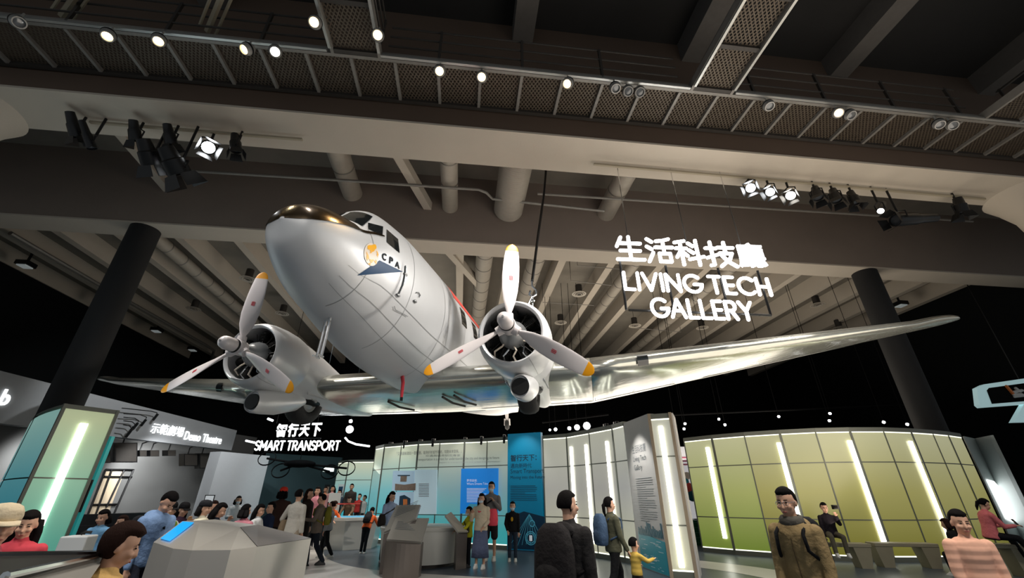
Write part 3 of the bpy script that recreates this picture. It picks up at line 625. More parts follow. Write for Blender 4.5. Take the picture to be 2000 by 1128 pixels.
    obj('hub_ring', MB().lathe([(.115, .14), (.13, .145), (.15, .145), (.16, .14)], o, (1, 0, 0), 28, True), M_dark, pr, smooth=True)
    for k in range(3):
        a = ph+k*2*math.pi/3; m, S = blade_mb(a); m.v = [tuple(Vector(p)+o) for p in m.v]
        b = obj('blade', m, [M_prop, M_yel], pr, smooth=True)
        for p in b.data.polygons:
            i = min(p.vertices)//20
            if i >= 9 or len(p.vertices) > 4 and p.index > 200: p.material_index = 1
        d = Vector((0, math.sin(a), math.cos(a))); c = Vector((0, math.cos(a), -math.sin(a))); tw = math.radians(28)
        ce = o+d*.98; ex = Vector((-math.sin(tw), 0, 0))+c*math.cos(tw); nx = Vector((math.cos(tw), 0, 0))+c*math.sin(tw)
        ce = ce+nx*.0235
        for q, (w_, h_) in ((0, (.009, .05)), (.026, (.007, .045)), (-.026, (.007, .045))):
            obj('blade_mark', MB().extr([ce+ex*(q-w_)-d*h_, ce+ex*(q+w_)-d*h_, ce+ex*(q+w_)+d*h_, ce+ex*(q-w_)+d*h_], nx*.003), M_redm, pr)
        obj('blade_clamp', MB().cone(o+d*.08, o+d*.24, .1, .085, n=18), M_prop, pr, smooth=True)
    # half-retracted main wheel
    wo = o+Vector((-2.35, 0, -.64))
    lg = obj('landing_gear', MB().tube([wo+Vector((0, .3, 0)), wo+Vector((.5, .3, .1)), wo+Vector((.7, .3, .4))], .05, 8).tube([wo+Vector((0, -.3, 0)), wo+Vector((.5, -.3, .1)), wo+Vector((.7, -.3, .4))], .05, 8).cone(wo+Vector((0, -.33, 0)), wo+Vector((0, .33, 0)), .06).tube([wo+Vector((-.4, .3, .2)), wo+Vector((0, .3, 0))], .035, 8), M_gear, plane, smooth=True)
    obj('tyre', MB().lathe([(-.19, .3), (-.215, .4), (-.19, .50), (-.12, .545), (0, .56), (.12, .545), (.19, .50), (.215, .4), (.19, .3), (.1, .26), (-.1, .26)], wo, (0, 1, 0), 40), M_tyre, lg, smooth='all')
    for s in (-1, 1):
        obj('wheel_hub', MB().lathe([(s*.1, .28), (s*.17, .27), (s*.15, .2), (s*.19, .1), (s*.24, .05), (s*.25, .001)], wo, (0, 1, 0), 24), M_gear, lg, smooth=True)
        obj('gear_door', MB().hexa([wo+Vector((.5, s*.42, .05)), wo+Vector((-.35, s*.42, .05)), wo+Vector((-.35, s*.44, .05)), wo+Vector((.5, s*.44, .05))], [wo+Vector((.5, s*.36, .42)), wo+Vector((-.35, s*.36, .42)), wo+Vector((-.35, s*.38, .42)), wo+Vector((.5, s*.38, .42))]), M_cowl, lg)
engine(2.82, math.radians(3.4)); engine(-2.82, math.radians(3.0))
# ---- tail
def tailplane(s):
    r = [smooth_sec([Vector((p.x, s*p.y, p.z)) for p in wsec((-14.4-.9*t if t < .9 else -15.5, 1.72), (-16.9, 1.72), .24*(1-.6*t), .05+4.0*t)]) for t in (0, .25, .5, .75, .9, .97, 1.)]
    return MB().loft(r if s > 0 else [q[::-1] for q in r])
for s in (1, -1): obj('tailplane', tailplane(s), M_wpaint, plane, smooth='all')
fr = []
for z, x0, x1, tk in ((1.6, -13.2, -17.2, .2), (2.4, -14.2, -17.3, .2), (3.4, -15.1, -17.4, .16), (4.2, -15.8, -17.2, .1), (4.5, -16.2, -16.9, .04)):
    fr.append(smooth_sec([Vector((q.x, q.z, z)) for q in wsec((x0, 0), (x1, 0), tk, 0)]))
obj('tail_fin', MB().loft(fr), M_skin, plane, smooth='all')
tw = obj('tail_wheel', MB().cone((-15.0, -.2, 1.1), (-15.1, -.2, .62), .1, .07).cone((-15.1, -.32, .62), (-15.1, -.08, .62), .05), M_prop, plane, smooth=True)
obj('tyre', MB().lathe([(-.07, .12), (-.09, .2), (0, .26), (.09, .2), (.07, .12)], (-15.1, -.2, .42), (0, 1, 0), 24), M_tyre, tw, smooth='all')
for s in (-1, 1): obj('fork', MB().hexa([(-15.0, -.2+s*.12, .4), (-15.2, -.2+s*.12, .4), (-15.2, -.2+s*.15, .4), (-15.0, -.2+s*.15, .4)], [(-15.0, -.2+s*.1, .72), (-15.2, -.2+s*.1, .72), (-15.2, -.2+s*.14, .72), (-15.0, -.2+s*.14, .72)]), M_prop, tw)
# ---- masts below the nose and belly
for dy, dx in ((-.04, 0), (.07, .06)):
    pm = obj('pitot_mast', MB().tube([Vector((1.2+dx, dy-.03, sect(1.2+dx)[0]-sect(1.2+dx)[1]+.04)), Vector((1.22+dx, dy-.03, -.45)), Vector((1.25+dx, dy-.03, -.76))], .028, 8), M_chrome, plane, smooth=True)
    obj('probe', MB().cone((1.2+dx, dy-.03, -.76), (1.36+dx, dy-.03, -.76), .022, .014, n=8), M_chrome, pm, smooth=True)
am = obj('antenna_mast', MB().tube([(-1.15, .27, -.36), (-1.2, .3, -.62), (-1.2, .3, -.98)], [.045, .04, .03], 8), M_redm, plane, smooth=True, label='red streamlined mast with a black tip under the belly')
obj('tip', MB().cone((-1.2, .3, -.93), (-1.2, .3, -1.0), .032, n=8), M_dark, am)
for y, x in ((-.9, -3.0), (.62, -2.8), (.95, -2.7)):
    obj('fuel_drain_pipe', MB().tube([Vector((x, y, -.62)), Vector((x-.5, y+.1, -.68)), Vector((x-1.1, y+.25, -.66))], .03, 6), M_dsteel, plane, smooth=True)
# hoist chain above the right-hand engine
top = PZ(1068, 312, 11.4); bot = PMAT @ Vector((-1.75, 2.72, .62)); hk = PZ(1040, 575, (PY(1040, 575, (bot.y)).z))
hc = thing('hoist_cable', 'black sling with chrome hook that holds the aircraft above its right-hand engine', 'hoist', bot)
obj('sling', MB().tube([top+Vector((0, 0, .6)), top, top*.66+hk*.34+Vector((.02, 0, 0)), top*.33+hk*.67-Vector((.02, 0, 0)), hk+Vector((0, 0, .35))], .035, 8), M_blackm, hc, True, True)
obj('hook', MB().tube([hk+Vector((0, 0, .4)), hk+Vector((0, 0, .22)), hk+Vector((.09, 0, .12)), hk+Vector((.08, 0, 0)), hk+Vector((0, 0, -.05)), hk+Vector((-.08, 0, .0)), hk+Vector((-.05, 0, .1))], .028, 8), M_chrome, hc, True, True)
for s in (-1, 1): obj('sling_leg', MB().tube([hk+Vector((0, 0, .0)), PMAT @ Vector((-1.7+s*.35, 2.72+s*.08, .58))], .018, 6), M_chrome, hc, True, True)
for k in range(3): obj('chain_link', MB().lathe([(-.015, .05), (.015, .05), (.015, .03), (-.015, .03)], hk-Vector((0, 0, .08+.09*k)), (1, k % 2, 0), 14, True), M_chrome, hc, True, True)
# ================================================================== ILLUMINATED SIGNS
M_sign = glow('white_led_letter', (1, .985, .96), 7.)
M_sign2 = glow('white_led_letter_small', (.97, 1, 1), 1.7)
def arc(cx, cy, rx, ry, a0, a1, n=14): return [(cx+rx*math.cos(math.radians(a0+(a1-a0)*i/n)), cy+ry*math.sin(math.radians(a0+(a1-a0)*i/n))) for i in range(n+1)]
G = {  # stroke letters on a unit-high grid: (width, strokes)
 'L': (.5, [[(0, 1), (0, 0), (.5, 0)]]), 'I': (.0, [[(0, 0), (0, 1)]]), 'V': (.78, [[(0, 1), (.39, 0), (.78, 1)]]), 'N': (.72, [[(0, 0), (0, 1), (.72, 0), (.72, 1)]]),
 'G': (.9, [arc(.5, .5, .5, .5, 48, 360, 22)[:-1]+[(1.0, .46), (.58, .46)]]), 'T': (.62, [[(0, 1), (.62, 1)], [(.31, 1), (.31, 0)]]), 'E': (.5, [[(.5, 1), (0, 1), (0, 0), (.5, 0)], [(0, .5), (.44, .5)]]),
 'C': (.84, [arc(.5, .5, .5, .5, 45, 315, 20)]), 'H': (.66, [[(0, 0), (0, 1)], [(.66, 0), (.66, 1)], [(0, .5), (.66, .5)]]), 'A': (.8, [[(0, 0), (.4, 1), (.8, 0)], [(.15, .36), (.65, .36)]]),
 'R': (.58, [[(0, 0), (0, 1), (.3, 1)]+arc(.3, .74, .27, .26, 90, -90, 10)+[(0, .48)], [(.3, .48), (.58, 0)]]), 'Y': (.74, [[(0, 1), (.37, .47), (.74, 1)], [(.37, .47), (.37, 0)]]),
 'S': (.56, [arc(.28, .755, .27, .245, 35, 270, 12)[:-1]+arc(.28, .255, .29, .255, 90, -145, 12)]), 'M': (.84, [[(0, 0), (0, 1), (.42, .3), (.84, 1), (.84, 0)]]), 'P': (.56, [[(0, 0), (0, 1), (.3, 1)]+arc(.3, .73, .27, .27, 90, -90, 10)+[(0, .46)]]), 'O': (1.0, [arc(.5, .5, .5, .5, 0, 360, 24)])}
def line_of(txt, o, ex, ey, h, w, th, m, parent):
    gap = .27; tot = sum(G[c][0]+gap if c != ' ' else .3 for c in txt)-gap; sx = (w)/tot; x = 0.
    for c in txt:
        if c == ' ': x += .3; continue
        wd_, st = G[c]; mb = MB()
        for s in st:
            pts = [o+ex*((x+px)*sx)+ey*(py*h) for px, py in s]
            for i in range(len(pts)-1): mb.cap(pts[i], pts[i+1], th, th, 8)
        obj('letter', mb, m, parent, True, 'all'); x += wd_+gap
def cjk(txt, o, ex, ey, h, w, bold, m, parent, depth=.05):
    n = len(txt); M = frame(o, ex, ey)
    for i, c in enumerate(txt):
        t = fit_text(text_mb(c, 1, depth, bold), w/n*.86 if c not in '：' else w/n*.2, h); t.xf(M @ Matrix.Translation((i*w/n, 0, 0)))
        obj('character', t, m, parent, True)
def up_of(): return Vector((0, 0, 1))
# hanging sign LIVING TECH GALLERY
ys = 9.0
a = PY(1203, 460, ys); b = PY(1500, 470, ys+.38); ex = (b-a).normalized(); EY = Vector((0, 0, 1))
def on(u, v):
    # place on the plane of the sign
    n = ex.cross(EY).normalized(); d = ray(u, v); t = (a-Vector((0, 0, EYE))).dot(n)/d.dot(n); return Vector((0, 0, EYE))+d*t
sg = thing('hanging_sign', 'large hanging sign of white glowing tube letters, three lines, right of the aircraft', 'sign', on(1360, 610))
def stroke_char(strokes, quad, th):
    # strokes in 0..1, y up, placed on the sign plane inside a pixel box
    (u0, v0), (u1, v1) = quad; o = on(u0, v1); w = (on(u1, v1)-o); h = (on(u0, v0)-o); w = ex*w.length; h = EY*h.z; mb = MB()
    for s in strokes:
        pts = [o+w*x+h*y for x, y in s]
        for i in range(len(pts)-1): mb.cap(pts[i], pts[i+1], th, th, 8)
    obj('character', mb, M_sign, sg, True, 'all')
TH = .046
def chq(c, cu, cv, wv=58, hv=58): return ((cu-wv/2, cv-hv/2), (cu+wv/2, cv+hv/2))
sheng = [[(.2, .97), (.02, .58)], [(.5, 1), (.5, .04)], [(.16, .72), (.92, .72)], [(.14, .4), (.88, .4)], [(0, .03), (1, .03)]]
huo = [[(.04, .96), (.22, .84)], [(0, .64), (.18, .53)], [(.02, .02), (.22, .38)], [(.4, .88), (.62, .9), (.9, .98)], [(.34, .62), (1, .62)], [(.66, .9), (.66, .38)], [(.46, .36), (.88, .36), (.88, .03), (.46, .03), (.46, .36)]]
ke = [[(.0, .9), (.36, .97)], [(0, .66), (.4, .66)], [(.2, .93), (.2, 0)], [(.2, .6), (.0, .3)], [(.2, .55), (.4, .36)], [(.5, .88), (.66, .76)], [(.48, .6), (.64, .48)], [(.46, .22), (1, .34)], [(.8, 1), (.8, 0)]]
ji = [[(.0, .74), (.38, .74)], [(.2, 1), (.2, .06), (.08, .03)], [(.0, .34), (.4, .48)], [(.44, .78), (1, .78)], [(.7, 1), (.7, .54)], [(.48, .54), (.92, .54), (.8, .3), (.44, 0)], [(.54, .46), (.72, .2), (1, 0)]]
stroke_char(sheng, ((1207, 462), (1259, 507)), TH); stroke_char(huo, ((1268, 465), (1318, 511)), TH); stroke_char(ke, ((1326, 469), (1378, 516)), TH); stroke_char(ji, ((1386, 473), (1440, 519)), TH)
o_ = on(1447, 521); t = fit_text(text_mb('廳', 1, .06, .012), (on(1500, 521)-o_).length, (on(1447, 475)-o_).z); t.xf(frame(o_, ex, EY)); obj('character', t, M_sign, sg, True)
for txt, p0, p1, p2 in (('LIVING TECH', (1222, 564), (1507, 577), (1220, 532)), ('GALLERY', (1276, 617), (1473, 622), (1275, 583))):
    o_ = on(*p0); w_ = on(*p1)-o_; line_of(txt, o_, Vector((w_.x, w_.y, w_.z*.0)).normalized(), EY, (on(*p2)-o_).z, w_.length, TH*.92, M_sign, sg)
for u0, v0, u1, v1 in ((1212, 505, 1230, 602), (1302, 515, 1315, 605), (1405, 520, 1425, 590), (1483, 525, 1510, 612)): p, q = on(u0, v0), on(u1, v1); obj('frame_bar', MB().tube([p+Vector((0, .09, 0)), Vector((p.x, p.y+.09, q.z))], .03, 6), M_blackm, sg, True)
p, q = on(1230, 602), on(1510, 612); q.z = p.z; obj('frame_bar', MB().tube([p+Vector((0, .09, 0)), q+Vector((0, .09, 0))], .03, 6), M_blackm, sg, True)
for u0, v0, u1, v1 in ((1226, 464, 1216, 395), (1340, 470, 1325, 385), (1446, 476, 1420, 362)):
    p = on(u0, v0); obj('suspension_wire', MB().tube([p, Vector((p.x, p.y, 13.1))], .012, 6), M_chrome, sg, True)
# SMART TRANSPORT sign
ys = 20.; st_ = thing('hanging_sign', 'glowing white two-line sign over the dark far hall, left of the curved blue exhibit wall', 'sign', PY(580, 875, ys))
p0, p1 = PY(537, 853, ys), PY(628, 851, ys); cjk('智行天下', p0, (p1-p0), EY, (PY(537, 827, ys)-p0).z, (p1-p0).length, .03, M_sign2, st_)
p0, p1 = PY(497, 878, ys), PY(662, 874, ys); line_of('SMART TRANSPORT', p0, Vector((p1.x-p0.x, 0, 0)).normalized(), EY, (PY(497, 861, ys)-p0).z, (p1-p0).length, .036, M_sign2, st_)
for u in (540, 620): p = PY(u, 826, ys); obj('suspension_wire', MB().tube([p, Vector((p.x, p.y, 11.2))], .012, 6), M_blackm, st_, True)
obj('frame_bar', MB().tube([PY(540, 856, ys)+Vector((0, .08, 0)), PY(625, 855, ys)+Vector((0, .08, 0))], .025, 6), M_blackm, st_, True)
# ================================================================== EXHIBITION WALLS
def film(name, c0, c1, c2, z0, z1, s, rough=.25):
    # backlit panel with a printed film that runs from c0 (bottom) over c1 to c2 (top)
    m = mat(name, (.25, .25, .25), rough); nt = m.node_tree; b = nt.nodes['Principled BSDF']
    g = nt.nodes.new('ShaderNodeNewGeometry'); sx = nt.nodes.new('ShaderNodeSeparateXYZ'); nt.links.new(g.outputs['Position'], sx.inputs[0])
    mr = nt.nodes.new('ShaderNodeMapRange'); mr.inputs[1].default_value = z0; mr.inputs[2].default_value = z1; nt.links.new(sx.outputs[2], mr.inputs[0])
    cr = nt.nodes.new('ShaderNodeValToRGB'); cr.color_ramp.elements[0].color = (*c0, 1); cr.color_ramp.elements[1].color = (*c2, 1); e = cr.color_ramp.elements.new(.5); e.color = (*c1, 1)
    nt.links.new(mr.outputs[0], cr.inputs[0]); nt.links.new(cr.outputs[0], b.inputs['Emission Color']); b.inputs['Emission Strength'].default_value = s
    dm = nt.nodes.new('ShaderNodeMix'); dm.data_type = 'RGBA'; dm.inputs[0].default_value = .55; nt.links.new(cr.outputs[0], dm.inputs[6]); dm.inputs[7].default_value = (.02, .02, .02, 1); nt.links.new(dm.outputs[2], b.inputs['Base Color'])
    return m
F_aqua = film('aqua_backlit_film', rgb(34, 176, 190), rgb(128, 194, 198), rgb(208, 216, 190), .5, 3.2, .56)
F_mist = film('mist_backlit_film', rgb(70, 190, 194), rgb(146, 184, 188), rgb(204, 208, 186), .5, 3.2, .46)
F_pale = film('pale_backlit_film', rgb(214, 212, 184), rgb(190, 188, 180), rgb(210, 210, 192), .3, 3.3, .5)
F_olive = film('olive_backlit_film', rgb(128, 124, 48), rgb(170, 164, 96), rgb(194, 192, 150), .2, 3.2, .58)
F_lime = film('lime_backlit_film', rgb(126, 146, 60), rgb(178, 184, 112), rgb(200, 200, 156), .2, 3.2, .58)
F_tow = film('sea_green_backlit_film', rgb(96, 172, 152), rgb(140, 190, 160), rgb(192, 202, 160), .6, 3.3, .6)
F_towb = film('blue_side_film', rgb(20, 128, 150), rgb(90, 160, 170), rgb(150, 196, 188), .6, 3.3, .5)
M_led = glow('led_tube_glow', (1, 1, .88), 5.5)
M_edge = glow('led_edge_glow', (.98, 1, .80), 1.6)
M_fr = mat('brushed_grey_frame', rgb(120, 122, 112), .45, .4)
def out_n(a, b): d = (b-a); n = Vector((-d.y, d.x, 0)).normalized(); return -n if n.dot(-(a+b)/2) < 0 else n
def glow_wall(name, label, cat, pts, H, seams, films, leds=(), thick=.22, edge=True, led_w=.05, led_z=(.35, 3.1), capz=.12):
    pts = [Vector((p[0], p[1], 0)) for p in pts]; c = sum(pts, Vector())/len(pts); o = thing(name, label, cat, c)
    zs = [.12]+list(seams)+[H-capz]
    for i in range(len(pts)-1):
        a, b = pts[i], pts[i+1]; n = out_n(a, b); d = (b-a).normalized()
        for k in range(len(zs)-1):
            q = [a+d*.012, b-d*.012]; z0, z1 = zs[k]+.012, zs[k+1]-.012
            obj('panel', MB().extr([q[0]+Vector((0, 0, z0)), q[1]+Vector((0, 0, z0)), q[1]+Vector((0, 0, z1)), q[0]+Vector((0, 0, z1))], -n*.03), films[i % len(films)], o, True)
        m = MB()
        m.hexa([a, b, b-n*thick, a-n*thick], [p+Vector((0, 0, .12)) for p in (a, b, b-n*thick, a-n*thick)])
        f = n*.02
        m.hexa([p+Vector((0, 0, H-capz)) for p in (a+f, b+f, b-n*thick, a-n*thick)], [p+Vector((0, 0, H)) for p in (a+f, b+f, b-n*thick, a-n*thick)])
        m.hexa([p+Vector((0, 0, .1)) for p in (a-n*.05, b-n*.05, b-n*thick, a-n*thick)], [p+Vector((0, 0, H-.02)) for p in (a-n*.05, b-n*.05, b-n*thick, a-n*thick)])
        obj('frame', m, M_fr, o, True)
        m = MB()
        for k in range(1, len(zs)-1): m.extr([a+Vector((0, 0, zs[k]-.014)), b+Vector((0, 0, zs[k]-.014)), b+Vector((0, 0, zs[k]+.014)), a+Vector((0, 0, zs[k]+.014))], n*.012)
        w = .035 if i % 2 else .018
        m.extr([a-d*w+Vector((0, 0, .1)), a+d*w+Vector((0, 0, .1)), a+d*w+Vector((0, 0, H-.02)), a-d*w+Vector((0, 0, H-.02))], n*.016)
        obj('mullion', m, M_fr, o, True)
        if edge:
            for z in (.125, H-capz-.03): obj('led_edge', MB().extr([a+d*.02+Vector((0, 0, z)), b-d*.02+Vector((0, 0, z)), b-d*.02+Vector((0, 0, z+.028)), a+d*.02+Vector((0, 0, z+.028))], n*.008), M_edge, o, True)
    for i, f in leds:
        a, b = pts[i], pts[i+1]; n = out_n(a, b); d = (b-a).normalized(); p = a+(b-a)*f+n*.02
        obj('led_tube', MB().extr([p-d*led_w+Vector((0, 0, led_z[0])), p+d*led_w+Vector((0, 0, led_z[0])), p+d*led_w+Vector((0, 0, led_z[1])), p-d*led_w+Vector((0, 0, led_z[1]))], n*.03), M_led, o, True)
    return o, pts
def P2(u, v, z): p = PZ(u, v, z); return (p.x, p.y)
W1 = [P2(735, 871, 3.6), P2(752, 867, 3.6), P2(785, 864, 3.6), P2(818, 861, 3.6), P2(860, 859, 3.6), P2(908, 857, 3.6), P2(952, 855, 3.6), P2(992, 852, 3.6)]
wa, W1p = glow_wall('exhibit_wall', 'curved backlit turquoise panel wall with a quotation in the centre distance', 'exhibit wall', W1, 3.6, (1.0, 2.62), [F_aqua, F_aqua, F_aqua, F_mist, F_mist, F_mist, F_mist])
W2 = [P2(992, 851, 3.6), P2(1060, 847, 3.6)]
M_blu = mat('blue_banner_print_glow', rgb(0, 140, 182), .45, emis=rgb(0, 130, 180), estr=.10)  # banner print with faint light put into its colour as emission
M_bdk = mat('dark_teal_print', rgb(6, 60, 92), .5); M_bart = mat('light_blue_print_glow', rgb(90, 190, 220), .5, emis=rgb(90, 190, 220), estr=.1)  # the light blue print also has faint emission in its colour
a, b = [Vector((*p, 0)) for p in W2]; nb = out_n(a, b); db = (b-a).normalized(); Lb = (b-a).length; a = a+nb*.06+db*.02; b = b+nb*.06-db*.06
bn = thing('blue_banner', 'tall blue printed banner headed Smart Transport between turquoise and pale walls', 'banner', (a+b)/2)
obj('board', MB().extr([a+Vector((0, 0, .03)), b+Vector((0, 0, .03)), b+Vector((0, 0, 3.66)), a+Vector((0, 0, 3.66))], -nb*.2), M_blu, bn, True)
def put(txt, o, ex_, w, h, m, parent, depth=.006, bold=.0, name='lettering', n=None):
    t = fit_text(text_mb(txt, 1, 0, bold), w, h); t.xf(frame(o, ex_, (0, 0, 1))); return obj(name, t, m, parent, True)
def wl(a, n, d, x, z, e=.008): return a+d*x+n*e+Vector((0, 0, z))
M_ink = mat('dark_ink', rgb(30, 62, 84), .6); M_grey_ink = mat('grey_ink', rgb(120, 126, 128), .6); M_wink = mat('white_ink_glow', rgb(235, 240, 245), .5, emis=(.9, .95, 1), estr=.25)  # white ink is brightened by emission of its own
put('智行天下：', wl(a, nb, db, .12, 2.72), db, 1.0, .22, M_ink, bn, bold=.02); put('邁向新時代', wl(a, nb, db, .12, 2.5), db, .8, .15, M_ink, bn); put('Smart Transport', wl(a, nb, db, .12, 2.28), db, 1.25, .19, M_ink, bn); put('Moving into the Future', wl(a, nb, db, .12, 2.12), db, 1.28, .13, M_ink, bn)
def copy_lines(a, n, d, x, z, w, k, m, parent, pitch=.055, h=.014, seed=1):
    r = random.Random(seed); mb = MB()
    for i in range(k):
        ww = w*(.55 if i % 5 == 4 else .92+.08*r.random()); q = wl(a, n, d, x, z-i*pitch)
        mb.extr([q, q+d*ww, q+d*ww+Vector((0, 0, h)), q+Vector((0, 0, h))], n*.003)
    o = obj('body_text', mb, m, parent, True); return o
copy_lines(a, nb, db, .12, 1.92, 1.0, 9, M_ink, bn)
obj('printed_ground', MB().extr([wl(a, nb, db, .03, .06), wl(a, nb, db, Lb-.03, .06), wl(a, nb, db, Lb-.03, 1.0), wl(a, nb, db, Lb*.45, 1.15), wl(a, nb, db, .03, .95)], nb*.003), M_bdk, bn, True)
for k in range(9):
    x0 = Lb*.6; x1 = Lb*(.06+.11*k); obj('light_ray', MB().tube([wl(a, nb, db, x0+(x1-x0)*.1, 1.08-.02*abs(k-4), .012), wl(a, nb, db, x1, .12+.02*k, .012)], .007, 4), M_bart, bn, True)
for x, z, r in ((.62, .38, .2), (.66, .8, .1), (.62, .38, .15)): obj('ring', MB().lathe([(0, r), (.006, r), (.006, r-.025), (0, r-.025)], wl(a, nb, db, Lb*x, z, .01), nb, 24), M_bart, bn, True)
obj('vehicle_icon', MB().extr([wl(a, nb, db, Lb*.62-.05, .3, .012), wl(a, nb, db, Lb*.62+.05, .3, .012), wl(a, nb, db, Lb*.62+.05, .46, .012), wl(a, nb, db, Lb*.62-.05, .46, .012)], nb*.004), M_wink, bn, True)
# pale backlit wall to the right of the banner
W3 = [P2(1060, 847, 3.6), P2(1106, 844.5, 3.58), P2(1150, 838, 3.55), P2(1195, 831, 3.52), P2(1217, 826, 3.5)]
wb, W3p = glow_wall('exhibit_wall', 'pale backlit panel wall with vertical light tubes between blue banner and grey text wall', 'exhibit wall', W3, 3.55, (1.0, 2.5), [F_pale], leds=((1, .2), (1, .85), (2, .75)), led_w=.045)
# grey text wall
M_gw = mat('warm_grey_wall', rgb(196, 194, 190), .6, noise=.04)
a, b = Vector((*P2(1217, 826, 3.5), 0)), Vector((*P2(1265, 809, 3.45), 0)); nb = out_n(a, b); db = (b-a).normalized(); Lb = (b-a).length
tw_ = thing('text_wall', 'grey wall panel headed Living Tech Gallery with a teal harbour picture at its foot', 'wall panel', (a+b)/2)
obj('board', MB().extr([a, b, b+Vector((0, 0, 3.47)), a+Vector((0, 0, 3.5))], -nb*.16), M_gw, tw_, True)
put('生活科技廳', wl(a, nb, db, .45, 2.62), db, Lb*.52, .2, M_grey_ink, tw_); put('Living Tech', wl(a, nb, db, .45, 2.38), db, Lb*.48, .17, M_grey_ink, tw_); put('Gallery', wl(a, nb, db, .45, 2.17), db, Lb*.3, .17, M_grey_ink, tw_)
M_lgrey = mat('faint_ink', rgb(160, 162, 164), .6)
copy_lines(a, nb, db, .45, 2.0, Lb*.62, 20, M_lgrey, tw_, .05, .012, 3)
M_teal = mat('teal_print', rgb(30, 150, 168), .4); M_teald = mat('deep_teal_print', rgb(12, 84, 104), .4); M_tealw = mat('white_teal_print', rgb(200, 226, 228), .4)
obj('harbour_picture', MB().extr([wl(a, nb, db, .2, .02), wl(a, nb, db, Lb-.02, .02), wl(a, nb, db, Lb-.02, .66), wl(a, nb, db, .2, .78)], nb*.003), M_teal, tw_, True)
r = random.Random(4); m = MB()
for k in range(16):
    x = .24+k*(Lb-.3)/16; h = .78+.06+r.random()*.2; q = wl(a, nb, db, x, .72, .012); m.extr([q, q+db*.07, q+db*.07+Vector((0, 0, h-.72)), q+Vector((0, 0, h-.72))], nb*.003)
obj('skyline', m, M_teald, tw_, True); m = MB()
for k in range(26):
    q = wl(a, nb, db, .25+r.random()*(Lb-.6), .06+r.random()*.6, .013); ww = .05+r.random()*.25; m.extr([q, q+db*ww, q+db*ww+Vector((0, 0, .012)), q+Vector((0, 0, .012))], nb*.002)
obj('ripples', m, M_tealw, tw_, True)
# end pillar with the light tube
M_wood = mat('pale_oak_frame', rgb(158, 142, 120), .5, noise=.1, nscale=8)
c0, c1 = b, Vector((*P2(1308, 806, 3.45), 0)); n3 = out_n(c0, c1); d3 = (c1-c0).normalized()
pl_, _ = glow_wall('light_pillar', 'wall end pillar with one long vertical light tube, at the right end of the grey text wall', 'light pillar', [c0+d3*.03, c1], 3.45, (1.0, 2.45), [F_pale], leds=((0, .47),), led_w=.055, led_z=(.2, 3.15))
for e in (c0+d3*.03, c1): obj('post', MB().box(e+n3*.01+Vector((0, 0, 1.73)), (.07, .09, 3.46), math.atan2(d3.y, d3.x)), M_wood, pl_, True)
obj('side_panel', MB().extr([c1+d3*.03, c1+d3*.03-n3*.8, c1+d3*.03-n3*.8+Vector((0, 0, 3.45)), c1+d3*.03+Vector((0, 0, 3.45))], d3*.04), M_gw, pl_, True)
# green wall at right
GW = [P2(1335, 855, 3.48), P2(1389, 849, 3.48), P2(1452, 843.5, 3.48), P2(1521, 839, 3.48), P2(1590, 835.5, 3.48), P2(1657, 834, 3.48), P2(1722, 834, 3.48), P2(1776, 836, 3.48), P2(1818, 839, 3.48), P2(1848, 842, 3.48), P2(1874, 846, 3.48)]
gw_, GWp = glow_wall('exhibit_wall', 'long curved yellow-green backlit wall with slanting-looking light tubes at right', 'exhibit wall', GW, 3.48, (1.0, 2.5), [F_lime, F_lime, F_olive, F_olive, F_olive, F_olive, F_olive, F_olive, F_olive, F_olive], leds=((0, .8), (2, .9), (4, .88), (6, .8)), led_w=.06, led_z=(.42, 3.1))
# second turquoise wall behind, left
W4 = [P2(662, 900, 3.6), P2(682, 897.5, 3.6), P2(735, 897, 3.6), P2(790, 899, 3.6)]
glow_wall('exhibit_wall', 'smaller turquoise backlit wall farther back, left of the curved quotation wall', 'exhibit wall', W4, 3.6, (1.2, 2.5), [F_aqua])
# tower with light tube round the left column
tz = 3.6; tA, tB, tC = [Vector((*P2(*q, tz), 0)) for q in ((62, 819), (128, 788), (230, 801))]
tw2 = thing('light_tower', 'free-standing sea-green light tower with one bright tube around the left black column', 'light tower', tB)
n3 = out_n(tB, tC); d3 = (tC-tB).normalized()
mid = (tA+tB)/2+out_n(tA, tB)*.22; curve = [tA*(1-t)**2+mid*2*t*(1-t)+tB*t*t for t in [k/6 for k in range(7)]]
for z0, z1 in ((.15, 1.95), (1.98, 3.5)):
    obj('panel', MB().extr([tB+Vector((0, 0, z0)), tC+Vector((0, 0, z0)), tC+Vector((0, 0, z1)), tB+Vector((0, 0, z1))], -n3*.03), F_tow, tw2, True)
    obj('side_panel', MB().loft([[p+Vector((0, 0, z0)) for p in curve], [p+Vector((0, 0, z1)) for p in curve]], cap=False, closed=False), F_towb, tw2, True, 'all')
p = tB+(tC-tB)*.47+n3*.03
obj('led_tube', MB().extr([p-d3*.075+Vector((0, 0, .35)), p+d3*.075+Vector((0, 0, .35)), p+d3*.075+Vector((0, 0, 3.2)), p-d3*.075+Vector((0, 0, 3.2))], n3*.03), M_led, tw2, True)
for e in (tB, tC): obj('post', MB().box(e+n3*.01+Vector((0, 0, tz/2)), (.06, .1, tz), math.atan2(d3.y, d3.x)), M_fr, tw2, True)
m = MB(); m.extr([tB+Vector((0, 0, tz-.1)), tC+Vector((0, 0, tz-.1)), tC+Vector((0, 0, tz)), tB+Vector((0, 0, tz))], n3*.03)
